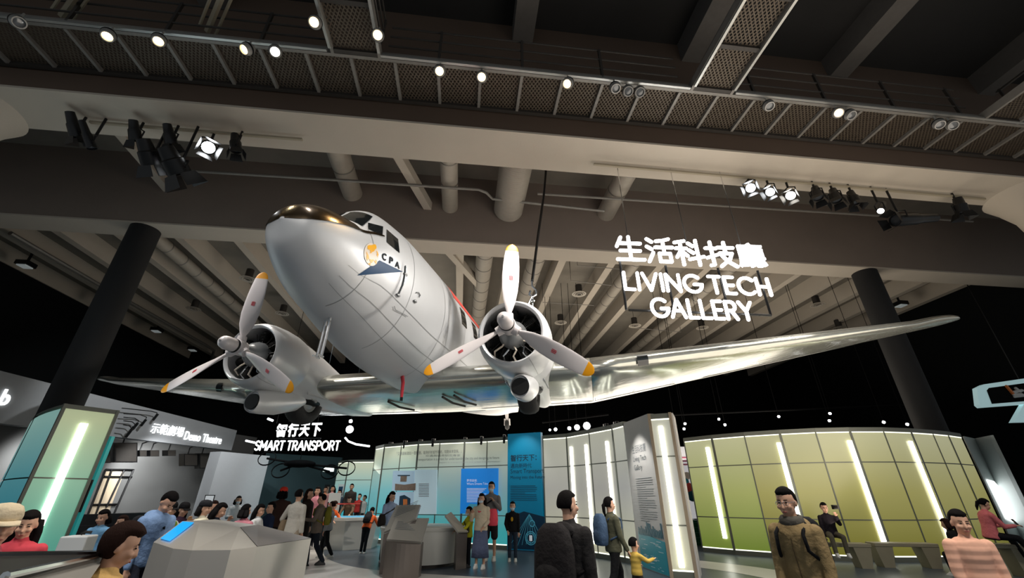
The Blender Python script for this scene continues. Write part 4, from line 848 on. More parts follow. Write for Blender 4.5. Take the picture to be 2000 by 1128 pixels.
m.extr([tB+Vector((0, 0, 1.95)), tC+Vector((0, 0, 1.95)), tC+Vector((0, 0, 1.98)), tB+Vector((0, 0, 1.98))], n3*.01); m.prism([(q.x, q.y) for q in curve]+[(tC.x, tC.y), (tC.x-n3.x*1.5+d3.x*.3, tC.y-n3.y*1.5+d3.y*.3), (tA.x+d3.x*.9, tA.y+d3.y*.9)], tz-.04, tz)
m.prism([(q.x, q.y) for q in curve]+[(tC.x, tC.y), (tC.x-n3.x*1.5+d3.x*.3, tC.y-n3.y*1.5+d3.y*.3), (tA.x+d3.x*.9, tA.y+d3.y*.9)], 0, .14)
obj('frame', m, M_fr, tw2, True)
obj('back_panel', MB().extr([tC, tC-n3*1.5+d3*.3, tC-n3*1.5+d3*.3+Vector((0, 0, 3.5)), tC+Vector((0, 0, 3.5))], -d3*.03), F_towb, tw2, True)
# quotation and hung panels on the curved turquoise wall
def on_wall(pts, u, v, e=.03):
    d = ray(u, v); best = None
    for i in range(len(pts)-1):
        a, b = pts[i], pts[i+1]; n = out_n(a, b); t = (a-Vector((0, 0, EYE))).dot(n)/d.dot(n); q = Vector((0, 0, EYE))+d*t; f = (q-a).dot(b-a)/(b-a).length_squared
        if -.001 <= f <= 1.001 or best is None: best = q+n*e
    return best
def wall_poly(pts, quad, e): return [on_wall(pts, u, v, e) for u, v in quad]
def wall_text(txt, pts, u0, u1, v0, v1, m, parent, e=.035):
    t = fit_text(text_mb(txt, 1, 0), 1, 1); vs = [on_wall(pts, u0[0]+(u1[0]-u0[0])*p[0], (u0[1]+(u1[1]-u0[1])*p[0])-p[1]*(v0-v1), e) for p in t.v]; obj('lettering', MB().add(vs, t.f), m, parent)
iv = WM[wa.name].inverted()
def loc(mb): return mb.xf(iv)
def wall_text(txt, pts, p0, p1, hpx, m, parent, e=.035):
    t = fit_text(text_mb(txt, 1, 0), 1, 1); vs = []
    for p in t.v:
        uv = (p0[0]+(p1[0]-p0[0])*p[0], p0[1]+(p1[1]-p0[1])*p[0]-p[1]*hpx); vs.append(on_board(parent, *uv, .016) if parent is not wa else on_wall(pts, *uv, e))
    obj('lettering', MB().add(vs, t.f), m, parent, True)
wall_text('「交通運輸猶如一面稜鏡，能夠折射城市現狀，勾勒未來發展。」', W1p, (776, 889), (902, 884), 7, M_grey_ink, wa)
wall_text('交通與城市研究專家', W1p, (832, 892), (900, 891), 4.5, M_grey_ink, wa)
wall_text('Transportation is a prism for understanding the city and designing its future', W1p, (814, 901), (976, 897), 6.5, M_grey_ink, wa)
wall_text('expert in transportation and urban transformation', W1p, (858, 905), (977, 903), 4, M_lgrey, wa)
M_pic = mat('photo_print_sky_glow', rgb(178, 204, 222), .4, emis=rgb(178, 204, 222), estr=.2); M_city = mat('photo_print_city', rgb(150, 128, 112), .4, noise=.4, nscale=9); M_wp = mat('white_panel_print_glow', rgb(196, 222, 232), .4, emis=rgb(196, 222, 232), estr=.25)  # sky and white panel prints carry added emission, the city print none
BP = {}
def on_board(o, u, v, e=.008):
    q, n = BP[o.name]; d = ray(u, v); return Vector((0, 0, EYE))+d*((q-Vector((0, 0, EYE))).dot(n)/d.dot(n))+n*e
def hung(name, quad, m, label, cat):
    q = wall_poly(W1p, quad, .15); o = thing(name, label, cat, (q[0]+q[3])/2); n = out_n(Vector((q[0].x, q[0].y, 0)), Vector((q[1].x, q[1].y, 0))); BP[o.name] = (q[0], n)
    obj('board', MB().extr(q, -n*.05), m, o, True); return o, n
def inset(o, n, quad, m, name, e=.1): q = [on_board(o, u, v, e-.09) for u, v in quad]; return obj(name, MB().extr(q, -n*.006), m, o, True)
ph, n = hung('photo_panel', ((771, 958), (812, 958), (813, 919), (773, 919)), M_pic, 'photo panel of a flying passenger drone over a city, on the turquoise wall', 'photo panel')
inset(ph, n, ((771.5, 957), (811.5, 957), (812, 943), (790, 946), (772, 944)), M_city, 'city'); inset(ph, n, ((782, 940), (794, 940), (795, 929), (783, 929)), M_city, 'drone_body'); inset(ph, n, ((777, 929), (801, 929), (801, 927), (777, 927)), M_ink, 'drone_rotors')
ph, n = hung('photo_panel', ((769, 1000), (811, 1000), (812, 960), (771, 960)), M_pic, 'photo panel of an orange pod vehicle, below the drone photo', 'photo panel')
inset(ph, n, ((779, 990), (801, 990), (802, 973), (790, 966), (781, 968)), M_ink, 'pod'); M_oran = mat('orange_print', rgb(228, 130, 60), .4); inset(ph, n, ((788, 988), (796, 988), (796, 974), (788, 974)), M_oran, 'pod_light', .108)
wp, n = hung('text_panel', ((811, 1003), (855, 1003), (857, 917), (814, 917)), M_wp, 'pale text panel right of the drone and pod photos', 'text panel')
for k in range(9): inset(wp, n, ((818, 945+k*3.0), (838, 945+k*3.0), (838, 943.8+k*3.0), (818, 943.8+k*3.0)), M_lgrey, 'body_text')
M_vid = mat('blue_panel_print_glow', rgb(20, 116, 196), .3, emis=rgb(16, 120, 205), estr=.55)  # blue print brightened by emission put into its colour
vp, n = hung('text_panel', ((902, 1002), (976, 1002), (977, 914), (904, 915)), M_vid, 'bright blue text panel headed Where Dreams Take, behind the family of four', 'text panel')
wall_text('夢想啟航', W1p, (912, 940.5), (932, 940.5), 5.5, M_wink, vp, .105); wall_text('Where Dreams Take', W1p, (912, 946.5), (953, 946), 4.5, M_wink, vp, .105)
for k in range(11): inset(vp, n, ((912, 954+k*2.6), (950-(k % 4)*3, 954+k*2.6), (950-(k % 4)*3, 953+k*2.6), (912, 953+k*2.6)), M_wink, 'body_text', .105)
inset(vp, n, ((908, 996), (940, 997), (936, 984), (918, 983)), M_bart, 'vehicle_picture', .105)
# the lamps that wash the banner and the walls from their tops
for p_, n_, w_ in (((a+b)/2, nb, 0), (Vector((*W2[0], 0))*.5+Vector((*W2[1], 0))*.5, out_n(Vector((*W2[0], 0)), Vector((*W2[1], 0))), 70), (W1p[2], out_n(W1p[2], W1p[3]), 60), (W1p[5], out_n(W1p[5], W1p[6]), 60), (Vector((*P2(1241, 817, 3.47), 0)), out_n(Vector((*P2(1217, 826, 3.5), 0)), Vector((*P2(1265, 809, 3.45), 0))), 130)):
    if w_: spot(p_+n_*(1.1 if w_ < 100 else 1.0)+Vector((0, 0, 4.1 if w_ < 100 else 3.4)), p_+Vector((0, 0, 2.3 if w_ < 100 else 2.1)), w_, (1, .97, .93), 70, .7, .05)
# clip lamps on the wall tops
def clip_lamp(p, n, label):
    o = thing('clip_lamp', label, 'lamp', p, 0, 'small black clip lamps on the exhibit walls')
    obj('arm', MB().tube([(0, 0, 0), (0, 0, .06), n*.38+Vector((0, 0, .05))], .012, 6), M_blackm, o); obj('clamp', MB().box((0, 0, .05), (.12, .12, .12)), M_blackm, o)
    obj('can', MB().cone(n*.38+Vector((0, 0, .07)), n*.30+Vector((0, 0, -.22)), .05, n=10), M_blackm, o, smooth=True)
for k, (u, v, P_) in enumerate(((764, 866, 0), (792, 863, 0), (822, 861, 0), (847, 859, 0), (909, 857, 0), (941, 855, 0), (985, 852, 0), (1014, 850, 0), (1044, 848, 0), (1183, 832, 1), (1203, 828, 1))):
    p = PZ(u, v, 3.64 if not P_ else 3.58); n = Vector((-p.x*.4, -p.y, 0)).normalized(); p.z = 3.6 if not P_ else 3.55
    clip_lamp(p-n*.08, n, '%s black clip lamp from the left along the exhibit wall tops' % ('first second third fourth fifth sixth seventh eighth ninth tenth last'.split()[k]))
# small bright spots over the back of the hall
M_spotl = glow('far_spot_glow', (.95, .98, 1), 18.)
def far_spot(u, v, y, r, label, g='small bright spotlights over the far exhibits'):
    p = PY(u, v, y); o = thing('far_spotlight', label, 'spotlight', p, 0, g); d = (Vector((0, 0, 1))-p).normalized()
    obj('can', MB().lathe([(-.25, r*.7), (-.02, r), (0, r), (0, r*.8)], (0, 0, 0), d, 14), M_blackm, o, smooth=True); obj('lens', MB().lathe([(.004, r*.8), (.012, .001)], (0, 0, 0), d, 14), M_spotl, o)
    obj('stem', MB().cone((0, 0, 0), (0, 0, 11.9-p.z), .012, n=6), M_mblk, o)
for u, v, y, r, lab in ((1074, 839, 20, .06, 'small'), (1085, 838, 20, .09, 'second'), (1112, 836, 20, .1, 'third'), (1127, 834, 20, .15, 'fourth'), (1146, 831, 20, .2, 'largest')): far_spot(u, v, y, r, 'bright spotlight over the pale wall, %s from the left in the cluster of five' % lab)
for u, v, y, r, lab in ((685, 822, 21, .1, 'upper'), (683, 838, 21.7, .22, 'lower and brightest')): far_spot(u, v, y, r, 'bright spotlight right of the far white sign, %s of the two' % lab)
for k, (u, v) in enumerate(((1318, 829), (1338, 827), (1336, 837), (1404, 818), (1416, 829), (1521, 813), (1621, 807), (1620, 821), (1726, 824), (1772, 828))): far_spot(u, v, 20 if u < 1650 else 18, .07, 'tiny spotlight in the dark above the green wall, %s from left' % ('first second third fourth fifth sixth seventh eighth ninth tenth'.split()[k]))
for (p0, p1, lab) in (((1290, 828), (1800, 806), 'dark rail with tiny spotlights above the green wall'), ((1060, 842), (1190, 826), 'dark rail with bright spotlights above the pale wall'), ((560, 838), (735, 812), 'dark rail right of the far white sign')):
    y = 20.3 if p0[0] != 560 else 21.2; tag(obj('lighting_rail', MB().tube([PY(*p0, y)+Vector((0, 0, .4)), PY(*p1, y)+Vector((0, 0, .4))], .04, 6), M_mblk), lab, 'lighting rail')
M_arc = glow('curved_led_line', (.92, .98, 1), 2.2)
tag(obj('curved_light', MB().tube([PY(u, v, 23) for u, v in ((674, 854), (680, 861), (695, 867), (722, 871))], .05, 6), M_arc), 'curved thin white light line right of the far sign', 'light')
tag(obj('light_bar', MB().tube([PY(480, 860, 23), PY(498, 864, 23)], .05, 6), M_arc), 'short white light bar left of the far white sign', 'light')
tag(obj('light_bar', MB().tube([PY(523, 817, 23), PY(533, 821, 23)], .06, 6), M_arc), 'short white light bar above the far white sign', 'light')
# exit light, dark teal hall wall, posters
M_tw = mat('dark_teal_wall', rgb(40, 62, 66), .8, noise=.15, nscale=.8)
q0, q1 = PZ(520, 884, 4.0), PZ(668, 893, 4.0)
struct('wall_inner', MB().extr([Vector((q0.x, q0.y, 0)), Vector((q1.x, q1.y, 0)), q1, q0], (0, .2, 0)), M_tw)
_d = ray(645, 917); _n = (q1-q0).cross(Vector((0, 0, 1))).normalized(); e0 = Vector((0, 0, EYE))+_d*((q0-Vector((0, 0, EYE))).dot(_n)/_d.dot(_n)); e0.y -= .3
ex_ = thing('exit_light', 'small glowing white exit light box on the dark teal wall', 'exit light', e0)
obj('case', MB().box((0, .06, 0), (.72, .1, .26)), M_white, ex_); obj('panel', MB().box((0, 0, 0), (.68, .04, .22)), glow('exit_panel', (.9, 1, .97), 1.8), ex_)
for (u0, v0, u1, v1, lab, m2) in ((656, 945, 673, 978, 'white framed poster with a blue picture in the far hall', M_bdk), (630, 946, 646, 975, 'small brown poster at the far hall wall left of the white framed one', M_city)):
    p0, p1 = PY(u0, v1, 24.2), PY(u1, v0, 24.2); o = thing('poster', lab, 'poster', p0); obj('frame', MB().box((p0+p1)/2, (p1.x-p0.x, .05, p1.z-p0.z)), M_white if u0 > 650 else M_blackm, o, True)
    for x_ in (p0.x+.05, p1.x-.05): obj('leg', MB().cone((x_, p0.y, 0), (x_, p0.y, p0.z+.1), .025, n=8), M_blackm, o, True)
    obj('picture', MB().box((p0+p1)/2-Vector((0, .03, 0)), ((p1.x-p0.x)*.7, .02, (p1.z-p0.z)*.72)), m2, o, True)
# dark hanging flying model over the far hall
hm = thing('hanging_model', 'black multi-arm flying model hanging in the dark hall below the far sign', 'model', PY(585, 905, 22)); pc = PY(585, 905, 22)
obj('body', MB().ell((0, 0, 0), (.8, .3, .18), 16, 8), M_mblk, hm, smooth='all')
for x, z in ((-1.7, .25), (1.5, -.35), (-.9, -.3), (2.3, -.2)):
    obj('arm', MB().cone((0, 0, 0), (x, .1, z), .05, n=8), M_mblk, hm, smooth=True); obj('rotor_duct', MB().lathe([(-.03, .40), (.03, .40), (.03, .37), (-.03, .37)], (x, .1, z), (.2, -.9, .6), 20, True), M_mblk, hm, smooth=True)
obj('suspension_wire', MB().tube([(0, 0, .2), (0, 0, 11.9-pc.z)], .015, 6), M_mblk, hm)
# ---- demonstration theatre, left
M_fas = mat('grey_fascia', rgb(150, 152, 154), .6, noise=.05); M_tback = mat('grey_theatre_wall', rgb(104, 104, 102), .7, noise=.08, nscale=1.)
f0, f1 = PZ(-60, 819, 3.9), PZ(452, 879, 3.9); f0.z = f1.z = 0; df = (f1-f0).normalized(); nf = out_n(f0, f1)
fa = thing('theatre_fascia', 'long grey fascia over the demonstration theatre carrying white glowing letters', 'fascia', f1)
obj('board', MB().extr([f0+Vector((0, 0, 3.9)), f1+Vector((0, 0, 3.9)), f1+Vector((0, 0, 4.95)), f0+Vector((0, 0, 5.6))], -nf*.4), M_fas, fa, True)
def on_fas(u, v, e=.05): d = ray(u, v); t = (f0-Vector((0, 0, EYE))).dot(nf)/d.dot(nf); q = Vector((0, 0, EYE))+d*t; return q+nf*e
def fas_text(txt, p0, p1, h, m, bold=.02):
    o = on_fas(*p0); o2 = on_fas(*p1); t = fit_text(text_mb(txt, 1, .04, bold), (o2-o).length, h); t.xf(frame(o, Vector((o2.x-o.x, o2.y-o.y, (o2.z-o.z)*.0)), (0, 0, 1))); obj('lettering', t, m, fa, True)
fas_text('示範劇場', (291, 845), (353, 857), .46, M_sign2, .0); fas_text('Demo Theatre', (357, 858), (429, 868), .40, M_sign2, .006); fas_text('b', (-8, 790), (11, 793), .55, M_sign2, .03)
g0, g1 = f0-nf*3.0, f1-nf*3.0+df*4.5; gb = f1-nf*3.0
struct('wall_theatre', MB().extr([g0, g1, g1+Vector((0, 0, 5.2)), g0+Vector((0, 0, 5.2))], -nf*.1), M_tback)
w0, w1 = PZ(432, 881, 3.6), PZ(527, 890, 3.6); w0.z = w1.z = 0
struct('wall_screen', MB().extr([w0, w1, w1+Vector((0, 0, 3.6)), w0+Vector((0, 0, 3.6))], -out_n(w0, w1)*.8), mat('pale_grey_screen_wall', rgb(176, 178, 180), .6, noise=.04))
for k, (u0, v0, u1, v1) in enumerate(((214, 868, 236, 903), (244, 863, 288, 902), (292, 878, 306, 890), (312, 878, 330, 890), (346, 878, 362, 889), (378, 885, 404, 909), (408, 884, 428, 914))):
    q = [on_fas(u0, v1, -.6), on_fas(u1, v1, -.6), on_fas(u1, v0, -.6), on_fas(u0, v0, -.6)]; o = thing('hanging_speaker', '%s black box hanging under the theatre fascia, counted from the left' % 'first second third fourth fifth sixth seventh'.split()[k], 'loudspeaker', q[0])
    obj('case', MB().extr(q, -nf*.35), M_blackm, o, True); obj('grille', MB().extr([x*.9+((q[0]+q[2])/2)*.1+nf*.01 for x in q], -nf*.01), M_dsteel, o, True)
    obj('bracket', MB().tube([(q[2]+q[3])/2-nf*.2, (q[2]+q[3])/2-nf*.2+Vector((0, 0, .3)), (q[2]+q[3])/2+nf*.35+Vector((0, 0, .45))], .03, 6), M_blackm, o, True)
for k in range(5):
    p = [on_fas(*c, .3+.05*k) for c in (((228, 797), (285, 803), (297, 806), (296, 811)), ((230, 808), (262, 810), (275, 815), (271, 822)), ((228, 815), (250, 817), (258, 822), (253, 829)), ((226, 822), (243, 824), (249, 829), (244, 836)), ((224, 830), (236, 832), (241, 838), (236, 844)))[k]]
    o = thing('arm_lamp', '%s curved-arm lamp in front of the grey fascia, from the top down' % 'first second third fourth fifth'.split()[k], 'lamp', p[0]); obj('arm', MB().tube(p, .02, 6), M_blackm, o, True, True)
    obj('can', MB().cone(p[3]+Vector((.04, 0, .06)), p[3]+Vector((-.08, 0, -.22)), .055, n=10), M_blackm, o, True, True)
def on_back(u, v, e=.06): d = ray(u, v); t = (g0-Vector((0, 0, EYE))).dot(nf)/d.dot(nf); return Vector((0, 0, EYE))+d*t+nf*e
wf = thing('steel_frame', 'tall dark metal frame standing against the grey theatre wall', 'frame', on_back(180, 1030))
for a_, b_ in (((205, 916), (160, 1030)), ((217, 916), (176, 1030)), ((241, 917), (206, 990)), ((259, 917), (222, 1000)), ((205, 916), (260, 917)), ((202, 930), (256, 931)), ((178, 985), (226, 984)), ((160, 1027), (205, 1024))): obj('bar', MB().tube([on_back(*a_), on_back(*b_)], .04, 6), M_blackm, wf, True)
M_cur = mat('cream_backdrop', rgb(196, 178, 150), .8)
obj('cream_panel', MB().extr([on_back(166, 1020, .01), on_back(205, 1018, .01), on_back(243, 920, .01), on_back(206, 920, .01)], -nf*.02), M_cur, wf, True)
# tiers of dark seats at the foot of the theatre wall
tb = thing('tiered_bench', 'long dark stepped bench along the theatre wall', 'bench', g0)
for k in range(2): obj('step', MB().extr([g0+nf*(.1+k*.5), gb+nf*(.1+k*.5), gb+nf*(.1+k*.5)+Vector((0, 0, .9-.42*k)), g0+nf*(.1+k*.5)+Vector((0, 0, .9-.42*k))], nf*.5), M_blackm, tb, True)
# ---- desks, tables, consoles
M_sil = mat('brushed_silver_sheet', rgb(186, 182, 174), .32, .35, noise=.06, nscale=2.); M_sild = mat('dark_silver_sheet', rgb(112, 104, 98), .35, .4); M_scr = mat('blue_screen', rgb(20, 140, 220), .2, emis=rgb(20, 150, 232), estr=.85)
k1 = thing('touch_console', 'faceted silver console with a tilted blue touch screen, left foreground', 'console', (-3.5, 5.6, 0))
A, B, C, D, E = PY(300, 1058, 5.6), PY(339, 1069, 5.3), PY(374, 1077, 5.15), PY(450, 1076, 5.15), PY(503, 1064, 5.45); T1, T2, T3 = PY(356, 1017, 6.1), PY(390, 1019.5, 6.0), PY(469, 1029, 6.0)
for q in (B, C, D, E): q.z = (B.z+C.z+D.z+E.z)/4
F_, G_, T4, T5 = Vector((E.x+.15, 6.5, E.z)), Vector((A.x+.1, 7.0, A.z-.02)), Vector((T3.x-.05, 6.5, T3.z)), Vector((T1.x+.1, 6.6, T1.z))
V = [A, B, C, D, E, F_, G_, T1, T2, T3, T4, T5]; V += [Vector((p.x, p.y, 0)) for p in V[:7]]
obj('body', MB().add(V, [(1, 2, 8), (2, 3, 9, 8), (3, 4, 9), (0, 1, 8, 7), (8, 9, 10, 11, 7), (5, 6, 11, 10), (6, 0, 7, 11)]+[(i, i+12, (i+1) % 7+12, (i+1) % 7) for i in range(7)]), M_sil, k1, True)
obj('side_facet', MB().add([E, F_, T4, T3], [(0, 1, 2, 3)]).xf(Matrix.Translation((.004, -.004, .004))), M_sild, k1, True)
nn = (B-A).cross(T1-A).normalized(); nn = -nn if nn.z < 0 else nn
def fac(s, t): return (A*(1-s)+B*s)*(1-t)+(T1*(1-s)+T2*s)*t+nn*.012
obj('screen', MB().extr([fac(.14, .14), fac(.62, .14), fac(.78, .93), fac(.14, .93)], nn*.004), M_scr, k1, True, label='glowing blue touch screen')
# left foreground counter
M_ctop = mat('dark_counter_top', rgb(34, 30, 27), .55, spec=.2)
a, b, c = PY(-90, 1087, 2.25), PY(206, 1081, 2.75), PY(10, 1124, 1.75); d = Vector((-2.9, 1.7, c.z-.02))
lc = thing('sloping_counter', 'dark sloping counter with silver front at the lower left corner', 'counter', (c.x, c.y, 0))
obj('top', MB().extr([a, d, c, b], (0, 0, -.03)), M_ctop, lc, True); e = b+Vector((.1, -.45, -.10)); f = c+Vector((.45, -.25, -.10))
obj('front', MB().extr([c, f, e, b], (0, 0, -.03)), M_sil, lc, True); obj('base', MB().hexa([Vector((p.x, p.y, 0)) for p in (d, f, e, a)], [p-Vector((0, 0, .06)) for p in (d, f, e, a)]), M_sild, lc, True)
obj('rim', MB().tube([a+Vector((0, 0, .0)), b], .018, 8).tube([c, b], .014, 8), M_chrome, lc, True)
# white case
p = PY(157, 1045, 7.6); o = thing('white_plinth', 'white box plinth at the foot of the left light tower', 'plinth', (p.x, 7.6, 0), .35)
obj('case', MB().box((0, 0, p.z/2), (.34, .36, p.z)), M_white, o, mods=(('BEVEL', {'width': .02, 'segments': 2}),)); obj('handset', MB().tube([(.02, -.05, p.z+.02), (.06, -.05, p.z+.05), (.14, -.02, p.z+.04)], .02, 8), M_blackm, o, smooth=True)
p = PY(218, 852, 11.3); o = thing('teal_post', 'slim teal glowing post with a black screen behind the white plinth', 'post', (p.x-.02, 11.3, 0))
obj('shaft', MB().box((0, 0, p.z/2), (.14, .1, p.z)), mat('teal_post_paint', rgb(60, 180, 176), .4, emis=rgb(40, 150, 150), estr=.3), o); obj('screen', MB().box((.04, -.07, 1.6), (.06, .04, .7)), M_blackm, o)
# round table, reading desks
M_wt = mat('white_table_laminate', rgb(206, 206, 200), .35)
rt = thing('round_table', 'large round white exhibit table behind the silver reading desks', 'table', (-2.42, 13.1, 0)); rt.scale = (.88, .88, 1)
obj('top', MB().lathe([(.80, 1.28), (.86, 1.3), (.88, 1.27), (.88, .001)], (0, 0, 0), (0, 0, 1), 56), M_wt, rt, smooth=True); obj('drum', MB().lathe([(.08, 1.18), (.80, 1.26)], (0, 0, 0), (0, 0, 1), 56), M_wt, rt, smooth=True); obj('plinth', MB().lathe([(0, 1.05), (.08, 1.05)], (0, 0, 0), (0, 0, 1), 40), M_dsteel, rt, smooth=True)
def desk(name, label, quad, y0, y1, foot):
    TL, TR, BR, BL = [PY(u, v, y) for (u, v), y in zip(quad, (y1, y1, y0, y0))]; o = thing(name, label, 'reading desk', ((BL.x+BR.x)/2, y0, 0)); n = (BR-BL).cross(TL-BL).normalized()
    obj('plate', MB().extr([BL, BR, TR, TL], -n*.05), mat('pale_silver_plate', rgb(176, 172, 164), .4, .3), o, True)
    N = 8; fr_ = []
    for i in range(N+1):
        t = i/N; q = BL*(1-t)+BR*t; fr_.append(Vector((q.x, q.y-.22*math.sin(math.pi*t)*foot, q.z-.05)))
    bk = [Vector((BR.x, y0+.28, BR.z-.03)), Vector((BL.x, y0+.28, BL.z-.03))]; ring = fr_+bk
    obj('pedestal', MB().loft([[Vector((p.x, p.y, 0)) for p in ring], ring]), M_sild, o, True)
    d = (BR-BL).normalized(); e = (TL-BL).normalized(); hh = (TL-BL).length; ww = (BR-BL).length; mb = MB()
    for k in range(6):
        q = BL+d*ww*.12+e*hh*(.82-.07*k)+n*.006; L_ = ww*(.7 if k else .35); mb.extr([q, q+d*L_, q+d*L_+e*hh*.02, q+e*hh*.02], n*.002)
    obj('caption', mb, M_grey_ink, o, True); return o
desk('reading_desk', 'nearer silver reading desk with a tilted text plate in front of the round table', ((772, 1011), (838, 1011), (823, 1057), (755, 1052)), 10.9, 11.5, 1)
desk('reading_desk', 'farther silver reading desk with tilted plate, half behind the nearer one', ((774, 986), (821, 985), (812, 1012), (750, 1038)), 11.35, 11.85, 0)
q = [PY(868, 1008, 12.0), PY(879, 1001, 12.3), PY(913, 1040, 12.3), PY(893, 1040, 12.0)]; o = thing('reading_desk', 'narrow slanted reading desk seen side-on at the right rim of the round table', 'reading desk', (q[3].x, 12.0, 0))
n = (q[1]-q[0]).cross(q[3]-q[0]).normalized(); n = -n if n.z < 0 else n
obj('plate', MB().extr(q, n*.04), M_sil, o, True); obj('post', MB().hexa([Vector((p.x, p.y, 0)) for p in (q[3], q[2], q[2]+Vector((-.08, .3, 0)), q[3]+Vector((-.08, .3, 0)))], [p-Vector((0, 0, .02)) for p in (q[3], q[2], q[2]+Vector((-.08, .3, .1)), q[3]+Vector((-.08, .3, .1)))]), M_sild, o, True)
ht = thing('touch_table', 'white faceted table with a blue lit screen top, children leaning on it', 'table', (-5.7, 17.2, 0), .3)
hexp = lambda r: [(r*math.cos(math.pi/3*k+.3), r*math.sin(math.pi/3*k+.3)) for k in range(6)]
obj('top', MB().prism(hexp(1.2), .86, .95), M_wt, ht); obj('base', MB().loft([[(x, y, 0) for x, y in hexp(.95)], [(x, y, .86) for x, y in hexp(1.1)]]), M_wt, ht); obj('screen', MB().prism(hexp(.85), .95, .957), mat('pale_blue_screen', rgb(80, 170, 210), .2, emis=rgb(80, 170, 210), estr=.5), ht)
# red barrier tape by the far group
q_ = [PY(640, 985, 18.9), PY(705, 984, 18.9), PY(705, 981.5, 18.9), PY(640, 982.5, 18.9)]; o = thing('barrier', 'red barrier tape on thin posts behind the touch table', 'barrier', (q_[0].x, 18.9, 0)); obj('tape', MB().extr(q_, (0, .03, 0)), M_red, o, True)
for p_ in q_[:2]: obj('post', MB().cone((p_.x, 18.92, 0), (p_.x, 18.92, p_.z+.1), .03, n=8), M_dsteel, o, True)
# ---- benches at the green wall
M_bench = mat('grey_stone_bench', rgb(150, 142, 118), .6, noise=.08)
def bench(u0, u1, v, y, zt, label, leg=2):
    a, b = PY(u0, v, y), PY(u1, v+2, y-.25); a.z = b.z = zt; d = (b-a).normalized(); L_ = (b-a).length; o = thing('bench', label, 'bench', (a+b)/2-Vector((0, 0, zt)), math.atan2(d.y, d.x), 'grey benches at the green wall')
    obj('seat', MB().box((0, 0, zt-.04), (L_, .42, .08)), M_bench, o, mods=(('BEVEL', {'width': .01, 'segments': 2}),))
    for s in (-1, 1): obj('leg', MB().hexa([(s*L_*.36-.12, -.18, 0), (s*L_*.36+.12, -.18, 0), (s*L_*.36+.12, .18, 0), (s*L_*.36-.12, .18, 0)], [(s*L_*.36-.2, -.2, zt-.08), (s*L_*.36+.2, -.2, zt-.08), (s*L_*.36+.2, .2, zt-.08), (s*L_*.36-.2, .2, zt-.08)]), M_bench, o)
    return o
bench(1560, 1690, 1055, 12.6, .53, 'grey bench at the green wall, the one with the seated child aiming a camera')
bench(1697, 1820, 1056, 12.6, .53, 'empty grey bench in the middle of the green wall')
bench(1846, 1990, 1046, 11.3, .62, 'grey bench at far right with the woman in pink sitting on it')
# ---- white display wing and hanging frame display at far right
wpn = mat('white_wing_panel', rgb(196, 206, 204), .5); a, b = Vector((*P2(1882, 851, 3.6), 0)), Vector((*P2(1940, 849, 3.6), 0)); c = PZ(1905, 856, 3.6); c.z = 0
dw = thing('display_wing', 'white angled display panel with a glaring bright patch, right end of the green wall', 'display panel', c)
obj('left_panel', MB().extr([a, c, c+Vector((0, 0, 3.6)), a+Vector((0, 0, 3.6))], (.1, .15, 0)), wpn, dw, True); obj('right_panel', MB().extr([c, b, b+Vector((0, 0, 3.6)), c+Vector((0, 0, 3.6))], (0, .15, 0)), wpn, dw, True)
def seg(a, b, t): return a+(b-a)*t
obj('glare_patch', MB().extr([seg(a, c, .3)+Vector((0, -.03, .9)), seg(a, c, 1.)+Vector((0, -.03, .75)), seg(a, c, 1.)+Vector((0, -.03, 1.9)), seg(a, c, .75)+Vector((0, -.03, 2.1)), seg(a, c, .2)+Vector((0, -.03, 2.15))], (0, -.02, 0)), glow('glare_patch_glow', (1, 1, 1), 1.6), dw, True)  # bright reflective blob on the panel, put in as a glowing white shape
Y_ = 17.5; o = thing('hanging_frame_display', 'hanging white-framed black display with a white hand drawing at the right edge', 'display', PY(1985, 800, Y_)); M_cyw = mat('pale_cyan_board', rgb(196, 228, 230), .5, emis=rgb(190, 226, 230), estr=.35)
fr_o = [(1908, 757), (1922, 750), (2060, 730), (2060, 784), (1918, 795), (1912, 790)]; obj('frame', MB().extr([PY(u, v, Y_) for u, v in fr_o], (0, .2, 0)), M_cyw, o, True)
obj('screen', MB().extr([PY(u, v, Y_-.03) for u, v in ((1932, 757), (2050, 741), (2050, 779), (1938, 788), (1928, 762))], (0, .02, 0)), M_black, o, True)
obj('foot', MB().extr([PY(u, v, Y_) for u, v in ((2005, 780), (2060, 780), (2060, 822), (1980, 824))], (0, .2, 0)), M_cyw, o, True)
for pl_ in ((1966, 754, 1978, 768), (1978, 766, 1996, 762), (1980, 770, 1996, 770), (1982, 774, 1998, 772), (1984, 758, 1992, 764)): obj('hand_drawing', MB().cap(PY(pl_[0], pl_[1], Y_-.06), PY(pl_[2], pl_[3], Y_-.06), .06, .06, 6), M_white if pl_[0] > 1970 else M_oran, o, True)
obj('suspension_wire', MB().tube([PY(1990, 740, Y_), PY(1990, 740, Y_)+Vector((0, 0, 5.2))], .02, 6), M_blackm, o, True)
